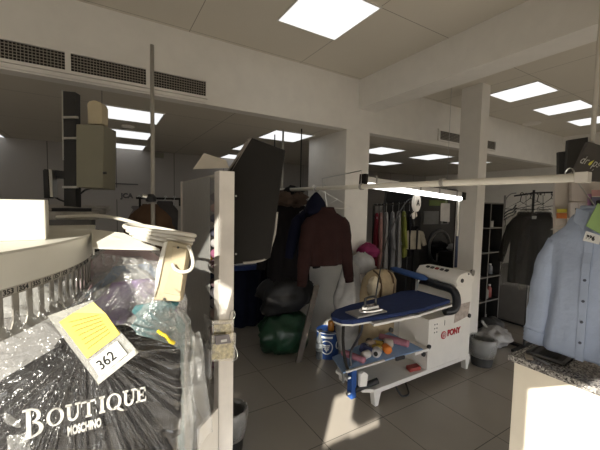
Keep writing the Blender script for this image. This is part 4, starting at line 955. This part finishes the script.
mb = MB(); q = at(316, 206, 3.25); mb.lathe(q, [(.001, -.10), (.10, -.10), (.115, -.03), (.095, .04), (.05, .10), (.015, .135), (.001, .14)], 24, sy=.8); mb.build('hood', nv, c3, smooth=True)
q = at(281, 255, 4.2); garment('white_cloth', 'pale grey cloth hanging between the board and the black coats', 'cloth', at(281, 232, 4.2), V((1, -.3, 0)), V((-.3, -1, 0)), .17, .36, .05, cloth('pale_cloth', (.30, .29, .28)), fold=.5, ph=1)
# second rail carrying them, fixed to the ceiling
r2 = thing('ceiling_rail', (1.9, 3.6, 2.0), 'thin dark rail for coats hung from the rear ceiling left of the wide column', 'clothes rail')
q0, q1 = at(271, 190, 4.3), at(304, 191, 3.9); MB().cyl(q0, q1, .012, 10).build('tube', darkgrey, r2)
for q in (q0.lerp(q1, .1), q0.lerp(q1, .9)): MB().cyl(q, (q.x, q.y, ZL), .008, 8).build('rod', darkgrey, r2)
for i, (q, w_, l) in enumerate(((at(290, 201, 3.9), .4, 'fur collared black coat'), (at(279, 214, 4.1), .3, 'leftmost black coat'), (at(314, 205, 3.3), .3, 'navy hooded top'))):
    coat_hanger(q, V((1, -.3, 0)), w_, q+V((0, 0, .16)), label=f'hanger inside the {l}')
# pale sacks and a tan bag beside the wide column
mb = MB(); mb.blob((2.36, 2.80, .56), .15, .17, .58, 36, 24, .25, 2.2, 12, fine=.10); o = mb.build('laundry_sack', cloth('white_sack', (.42, .41, .40), bump=.5, bscale=14), smooth=True); tag(o, 'tall white laundry sack slumped against the wide column', 'sack')
mb = MB(); mb.blob((2.60, 2.86, 1.08), .15, .13, .13, 30, 14, .25, 2.4, 15, fine=.12); o = mb.build('cloth_bundle', cloth('grey_white_cloth', (.40, .39, .38), bump=.5, bscale=14), smooth=True); tag(o, 'rounded whitish cloth bundle on top of the laundry sack', 'cloth bundle')
mb = MB(); mb.blob((2.80, 2.98, 1.20), .14, .12, .09, 30, 14, .25, 2.4, 17, fine=.12); o = mb.build('cloth_bundle', cloth('magenta_cloth', (.22, .03, .09), bump=.4, bscale=20), smooth=True); tag(o, 'magenta cloth lying on the white bundle right of the column', 'cloth bundle')
tb = thing('canvas_bag', (2.5, 2.52, 0), 'tan canvas jacket or bag with dark straps heaped behind the blue board', 'bag')
tan = cloth('tan_canvas', (.42, .33, .21), bump=.4, bscale=50)
mb = MB(); rings = []
for z, w_, d_ in ((0.0, .20, .12), (.05, .24, .15), (.6, .24, .15), (.86, .26, .16), (1.02, .25, .14), (1.10, .20, .10), (1.14, .10, .06)):
    rings.append(ellipse((2.50+z*.04, 2.52, z*.94), V((w_*.8, 0, 0)), V((0, d_*.9, 0)), 48, .22, 4, z*5, .8))
mb.loft(rings).build('body', tan, tb, smooth=True)
for x in (-.10, .08): MB().tube(smooth([(2.52+x, 2.385, .80), (2.53+x, 2.38, .92), (2.54+x, 2.42, 1.03), (2.55+x, 2.52, 1.075)]), .010, 8).build('strap', mat('strap_brown', (.10, .06, .03), .6), tb)
MB().box(2.44, 2.62, 2.375, 2.395, .84, .95).build('pocket', tan, tb, bevel=.006)
mb = MB(); mb.blob((2.36, 2.42, .93), .07, .05, .11, 20, 10, .4, 3, 4, flat=False); mb.build('flap', cloth('tan_pale', (.62, .54, .40), bump=.3), tb, smooth=True)
# clothes rack behind the sacks
cr = thing('clothes_rack', (3.6, 4.3, 0), 'dark clothes rack with hangers between the wide column and the washer', 'clothes rack')
q0, q1 = at(374, 205, 4.75), at(415, 203, 5.2)
MB().cyl(q0, q1, .014, 10).build('bar', darkgrey, cr)
for q in (q0, q1): MB().cyl((q.x, q.y, 0), q, .016, 10).build('upright', darkgrey, cr); MB().box(q.x-.25, q.x+.25, q.y-.02, q.y+.02, 0, .03).build('foot', darkgrey, cr)
MB().tube([at(383, 262, 4.5), at(384, 205, 4.5), at(386, 192, 4.5)], .012, 8).build('post', black, cr)
clist = [(375, .03, (.16, .02, .03), 'red dress beside the wide column', 'dress', .75), (381, .12, (.36, .20, .18), 'dusky pink top, second on the dark rack', 'top', .8), (388, .25, (.33, .33, .33), 'long pale grey dress, third on the dark rack', 'dress', 1.05),
         (395, .40, (.22, .22, .23), 'mid grey coat, fourth on the dark rack', 'coat', .9), (401, .55, (.30, .29, .28), 'light grey jacket, fifth on the dark rack', 'jacket', .85), (406, .68, (.24, .26, .06), 'olive yellow top, sixth on the dark rack', 'top', .7), (411, .82, (.02, .02, .025), 'black blouse at the far end of the dark rack', 'blouse', .7)]
rd = (q1-q0).normalized(); rn = V((-rd.y, rd.x, 0)).normalized()
for i, (u, t, c, l, cat, h) in enumerate(clist):
    q = q0.lerp(q1, t+.04)-V((0, 0, .12))
    Rw = (rn*1.0+rd*.9).normalized()
    garment({'top': 'blouse_top'}.get(cat, cat).replace('blouse_top', 'vest'), l, cat, q, Rw, Rw.cross(V((0, 0, 1))), .36, h, .07, cloth('rack_cloth_%d' % i, c), .42 if i % 2 else 0, .055, 'clothes on the dark rack', fold=.5, k=4, ph=i)
    coat_hanger(q, Rw, .32, q+V((0, 0, .135)), label='hanger of the '+l.split(',')[0].split(' beside')[0].split(' at')[0])
# small cream jacket with dark edges
jk = garment('cream_jacket', 'short cream jacket with black edging and buttons before the washer', 'jacket', PY(414, 228, 3.4), V((1, -.3, 0)), V((-.3, -1, 0)), .27, .33, .07, cloth('cream_boucle', (.47, .42, .33)), .20, .055, fold=.2, ph=1, collar=dk, sweep=.09, slope=.06)
q = PY(414, 228, 3.4); MB().prism([q+V((-.01, -.065, -.01)), q+V((.02, -.07, -.01)), q+V((.02, -.062, -.33)), q+V((-.0, -.06, -.33))], (0, .01, 0)).build('edging', ink, jk)
MB().tube(ellipse(q-V((0, 0, .33)), V((.132, -.04, 0)), V((-.012, -.042, 0)), 24, 0, 3, 0, .9), .006, 6, closed=True).build('hem_edging', ink, jk)
coat_hanger(q, V((1, -.3, 0)), .24, q+V((0, .02, .26)), label='black hanger of the short cream jacket')
hk = thing('hook_stand', (q.x, q.y+.05, 0), 'thin black stand with hooks behind the cream jacket', 'stand')
MB().cyl((q.x, q.y+.12, 0), (q.x, q.y+.12, q.z+.27), .012, 10).build('post', black, hk); MB().tube([(q.x, q.y+.12, q.z+.26), q+V((0, .0, .275))], .006, 6).build('hook', black, hk); MB().box(q.x-.2, q.x+.2, q.y+.10, q.y+.14, 0, .025).build('foot', black, hk)
# industrial washer
wm = thing('washing_machine', (5.0, 4.2, 0), 'tall dark industrial washing machine with green display and round door', 'washing machine')
dw = mat('washer_dark', (.045, .043, .042), .4, metal=.3, var=.08)
y0 = 3.85; a = PY(422, 190, y0); b = PY(460, 190, y0)
wx0, wx1 = a.x, b.x; wz = PY(440, 188, y0).z
MB().box(wx0, wx1, y0, y0+.9, 0, wz).build('body', dw, wm, bevel=.01)
def onw(u, v, k=0): return PY(u, v, y0-k)
def wslab(u0, v0, u1, v1, m, n, th=.012): 
    A = onw(u0, v0); B = onw(u1, v1); return MB().box(A.x, B.x, y0-th, y0, B.z, A.z).build(n, m, wm, bevel=.002)
wslab(429, 200, 447, 206, mat('green_display', (.14, .19, .05), .5, var=.05), 'display')
wslab(423.5, 211, 438, 224, mat('panel_grey', (.20, .20, .20), .5), 'control_panel'); wslab(441, 212, 448, 224, MATS['panel_grey'], 'button_panel')
for v in (213, 217, 221): wslab(442.5, v, 446.5, v+2.4, ink, 'button', .016)
c = onw(438, 247); MB().tube([c+V((.30*math.cos(t), -.02, .30*math.sin(t))) for t in [2*math.pi*i/40 for i in range(40)]], .035, 8, closed=True).build('door_ring', mat('door_ring', (.10, .10, .10), .3, metal=.8), wm, smooth=True)
MB().cyl(c-V((0, .015, 0)), c-V((0, .03, 0)), .28, 36).build('door_glass', mat('door_glass', (.008, .008, .010), .1), wm)
MB().box(c.x+.28, c.x+.36, y0-.06, y0-.015, c.z-.07, c.z+.07).build('door_handle', black, wm, bevel=.004)
mb = MB(); mb.blob((wx0+.75, y0-.24, 1.02), .22, .14, .08, 24, 10, .3, 3, 8); o = mb.build('folded_linen', cloth('white_linen', (.40, .39, .38)), smooth=True); tag(o, 'white linen piled on a trolley before the dark washer', 'linen')
o = MB().box(wx0+.45, wx0+1.05, y0-.42, y0-.06, .90, .955).build('trolley_top', darkgrey)
tr = thing('trolley', (wx0+.75, y0-.24, 0), 'dark low trolley carrying white linen before the washer', 'trolley'); o.parent = tr; o.location = o.location-tr.location
for dx in (.47, 1.0): MB().box(wx0+dx, wx0+dx+.03, y0-.40, y0-.08, 0, .90).build('leg_frame', darkgrey, tr)
# white paper on the column side
q = PX(443, 205, 3.49)
wp = MB().prism([PY(441, 203, 2.62), PY(450, 203.5, 2.62), PY(449.5, 222, 2.62), PY(440.5, 221, 2.62)], (0, .004, 0)).build('paper_sheet', mat('dim_paper', (.50, .48, .46), .8)); tag(wp, 'white paper sheet hanging by the lamp pole of the ironing machine', 'paper')
mb = MB(); e = PY(446, 203.3, 2.62); o = mb.tube([e, (e.x, e.y, ZU)], .003, 5).build('string', steel); o.parent = wp; o.location = o.location-wp.location
# black open shelf unit
sf = thing('shelf_unit', (4.85, 2.8, 0), 'tall black open shelf unit standing right of the slim column', 'shelf unit')
sx0, sx1, sy0, sy1, sz = 4.42, 5.14, 2.60, 2.92, 1.84
blk = mat('shelf_black', (.020, .019, .019), .5, var=.1); edg = mat('shelf_edge', (.17, .16, .15), .5)
for x in (sx0, (sx0+sx1)/2, sx1-.018): MB().box(x, x+.018, sy0+.004, sy1, 0, sz).build('upright', blk, sf); MB().box(x, x+.018, sy0, sy0+.004, 0, sz).build('edge_trim', edg, sf)
zs = [.03, .38, .74, 1.10, 1.46, sz-.018]
for z in zs: MB().box(sx0+.018, sx1-.018, sy0+.008, sy1, z, z+.018).build('shelf', blk, sf); MB().box(sx0+.018, sx1-.018, sy0+.001, sy0+.008, z, z+.018).build('edge_trim', edg, sf)
MB().box(sx0, sx1, sy1, sy1+.006, 0, sz).build('back_panel', blk, sf)
items = [(4.95, 1.478, .05, .10, (.55, .52, .48), 'white tub on the fifth shelf of the black unit', 'tub'), (4.86, .398, .035, .22, (.40, .40, .42), 'pale spray bottle on the second shelf of the black unit', 'bottle'), (4.95, .398, .04, .17, (.28, .28, .26), 'grey bottle beside the pale one on the second shelf', 'bottle'),
         (5.04, .398, .035, .20, (.25, .07, .06), 'reddish bottle at the right of the second shelf', 'bottle'), (4.84, .758, .05, .12, (.30, .29, .27), 'grey tub on the third shelf of the black unit', 'tub'), (5.03, .758, .035, .16, (.16, .17, .19), 'dark bottle on the third shelf of the black unit', 'bottle'), (4.88, .048, .06, .14, (.42, .41, .40), 'whitish tub on the lowest shelf of the black unit', 'tub')]
for i, (x, z, r, h, c, l, cat) in enumerate(items):
    t = thing('shelf_'+cat, (x, 2.70, z), l, cat, 'bottles and tubs in the black shelf unit')
    MB().lathe((x, 2.70, z), [(.001, 0), (r, 0), (r, h*.7), (r*.45 if cat == 'bottle' else r, h*.85), (r*.4 if cat == 'bottle' else r*.95, h*.92), (.001, h*.92)], 18).build('body', mat('item_%d' % i, c, .5), t, smooth=cat == 'bottle')
    MB().cyl((x, 2.70, z+h*.9), (x, 2.70, z+h), r*.5 if cat == 'bottle' else r*1.03, 14).build('cap', paper if i % 2 else darkgrey, t)
mb = MB(); mb.blob((4.62, 2.42, .12), .20, .14, .12, 24, 12, .3, 3, 3); o = mb.build('shoe_bag', mat('dark_bag', (.05, .05, .05), .5), smooth=True); tag(o, 'dark bag on the floor at the foot of the black shelf unit', 'bag')
# grey cabinet and plastic-wrapped dark garments to its right
cbn = thing('grey_cabinet', (5.8, 2.5, 0), 'grey metal cabinet on the floor behind the blue shirt', 'cabinet')
gm = mat('cabinet_grey', (.13, .12, .11), .5, var=.06)
MB().box(5.30, 6.2, 2.28, 2.75, .04, .88).build('body', gm, cbn, bevel=.006)
for x in (5.33, 5.77): MB().box(x, x+.41, 2.268, 2.279, .08, .84).build('door', gm, cbn, bevel=.003)
for x in (5.70, 5.80): MB().cyl((x, 2.268, .5), (x, 2.25, .5), .012, 10).build('knob', steel, cbn)
for x in (5.34, 6.1): MB().box(x, x+.06, 2.32, 2.7, 0, .04).build('foot', black, cbn)
fd = film_mat('dark_garment_film', tint=(.85, .84, .82), milky=.015, gloss=-.025, rough=.2, bump=.7)
rr = thing('garment_stand', (4.6, 1.9, 0), 'dark stand with curved hooks carrying wrapped dark garments at right', 'stand')
q = P(534, 190, 4.0); base = V((q.x, q.y, 0))
MB().cyl(base, (q.x, q.y, q.z), .014, 10).build('post', black, rr); MB().box(q.x-.25, q.x+.25, q.y-.03, q.y+.03, 0, .03).build('foot', black, rr); MB().box(q.x-.03, q.x+.03, q.y-.25, q.y+.25, 0, .03).build('foot', black, rr)
MB().tube([P(514, 196, 4.1), P(534, 193, 4.0), P(560, 192, 3.8)], .010, 8).build('bar', black, rr)
for i, (u, v, d, c, l) in enumerate(((526, 212, 3.9, (.010, .009, .008), 'dark brown suit in clear plastic, leftmost of the wrapped garments at right'), (543, 212, 3.75, (.010, .010, .011), 'black wrapped jacket between the brown suit and the blue shirt'))):
    q = P(u, v, d); g = garment('wrapped_suit', l, 'garment', q, V((.6, -1, 0)), V((-1, -.6, 0)), .30-.05*i, .86, .12, cloth('wrapped_%d' % i, c), .5, .05, 'wrapped dark garments', fold=.35, ph=i*2)
    film_over(q, V((.6, -1, 0)), V((-1, -.6, 0)), .36-.05*i, .89, .15, fd, g, .25, 20+i)
    coat_hanger(q, V((.6, -1, 0)), .27, P(u, 194, d), label='hanger above the '+('dark brown suit' if i == 0 else 'black wrapped jacket'), m=darkgrey)
# loose hangers bristling on the bar and hoses on the rear wall
for i, u in enumerate((520, 530, 537, 551)):
    q = P(u, 203-(i % 2)*3, 3.95); coat_hanger(q, V((.5+.2*i, -1, .3*(i % 2))), .30, P(u+2, 193.5, 3.95), label=['dark empty hanger, leftmost on the garment stand', 'dark empty hanger, second from left on the garment stand', 'dark empty hanger near the middle of the garment stand bar', 'dark empty hanger at the right end of the stand bar'][i], m=darkgrey, r=.005)
q = P(532, 219, 3.75); o = MB().obox(q, rt*.06, up*.035, fw*.003).build('number_card', mat('card_grey', (.42, .44, .45), .7)); tag(o, 'pale number card pinned to the wrapped dark brown suit', 'card')
hs2 = thing('wall_hose', PY(506, 215, 3.0), 'black hoses looping on a pipe right of the black shelf unit', 'hose')
for k in range(3):
    MB().tube(smooth([PY(504, 214+k*3, 3.0), PY(508, 211+k*3, 2.98), PY(513, 209+k*3, 2.97), PY(516, 205+k*3, 2.98)]), .012, 8).build('hose', black, hs2, smooth=True)
MB().tube(smooth([PY(505, 207, 3.0), PY(506, 199, 3.0), PY(511, 194, 3.0), PY(516, 193, 3.0)]), .010, 8).build('pipe', mat('pipe_grey', (.20, .19, .18), .5), hs2, smooth=True)
pp = PY(504.5, 207, 3.02); MB().cyl((pp.x, 3.02, 0), (pp.x, 3.02, pp.z+.2), .018, 10).build('upright_pipe', MATS['pipe_grey'], hs2)
# clothes behind the cable at left, in front of the rear wall
br_ = cloth('brown_leather', (.085, .05, .030), bump=.3)
lr = thing('back_rail', (.9, 4.2, 1.9), 'dark rail with clothes behind the coiled cable, near the steel pole', 'clothes rail')
q0, q1 = P(136, 198, 3.7), P(182, 199, 3.9); MB().cyl(q0, q1, .012, 8).build('tube', darkgrey, lr)
for q in (q0.lerp(q1, .08), q0.lerp(q1, .95)): MB().cyl((q.x, q.y, 0), q, .012, 8).build('upright', darkgrey, lr)
for i, (u, v, w_, h, c, l, cat) in enumerate(((150, 204, .36, .8, (.085, .05, .030), 'brown leather jacket behind the coiled white cable', 'jacket'), (165, 201, .28, .8, (.05, .047, .047), 'black and grey blouse right of the brown jacket', 'blouse'), (174, 206, .22, .8, (.30, .28, .26), 'pale cloth next to the frosted rack sheet', 'cloth'), (139, 206, .20, .6, (.16, .15, .15), 'grey top just left of the brown jacket', 'top'))):
    q = P(u, v, 3.6+.1*i); garment({'top': 'vest'}.get(cat, 'hanging_'+cat), l, cat, q, V((1, -.2, 0)), YN, w_, h, .12, cloth('back_cloth_%d' % i, c, bump=.5, bscale=30), .5 if i == 0 else 0, .06, 'clothes on the dark rail by the pole', fold=.5, ph=i)
    coat_hanger(q, V((1, -.2, 0)), w_*.8, q0.lerp(q1, (u-136)/46)+V((0, 0, .02)), label='hanger of the '+l.split(' behind')[0].split(' right')[0].split(' next')[0].split(' just')[0]+' by the pole')
# marks and switch on the rear wall
dm = mat('wall_mark', (.10, .09, .09), .7)
rw = thing('wall_lettering', PY(122, 196, YB-.01), 'small dark lettering mark on the pale rear wall left of the pole', 'lettering')
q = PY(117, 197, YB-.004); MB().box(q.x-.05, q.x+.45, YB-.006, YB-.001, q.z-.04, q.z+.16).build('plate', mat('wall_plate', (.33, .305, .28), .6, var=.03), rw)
text('lettering', 'JCA', .11, dm, rw, (q.x+.06, YB-.007, q.z-.01), (1, 0, 0), (0, 0, 1), offset=.006)
o = MB().cyl((PY(106, 174, YB).x, YB-.03, PY(106, 174, YB).z), (PY(106, 174, YB).x, YB, PY(106, 174, YB).z), .05, 16).build('wall_socket', black); tag(o, 'round black fitting on the rear wall right of the beige control box', 'wall fitting')
o = MB().box(PY(158, 155, YB).x-.09, PY(158, 155, YB).x+.09, YB-.05, YB, PY(158, 158, YB).z, PY(158, 153, YB).z).build('wall_sign', mat('small_sign', (.20, .19, .15), .6)); tag(o, 'small dark box high on the rear wall right of the pole', 'wall box')
struct('trim_2', MB().box(PY(105, 183, YB).x, PY(138, 183, YB).x, YB-.012, YB, PY(120, 183.5, YB).z-.015, PY(120, 183.5, YB).z+.005), dm)
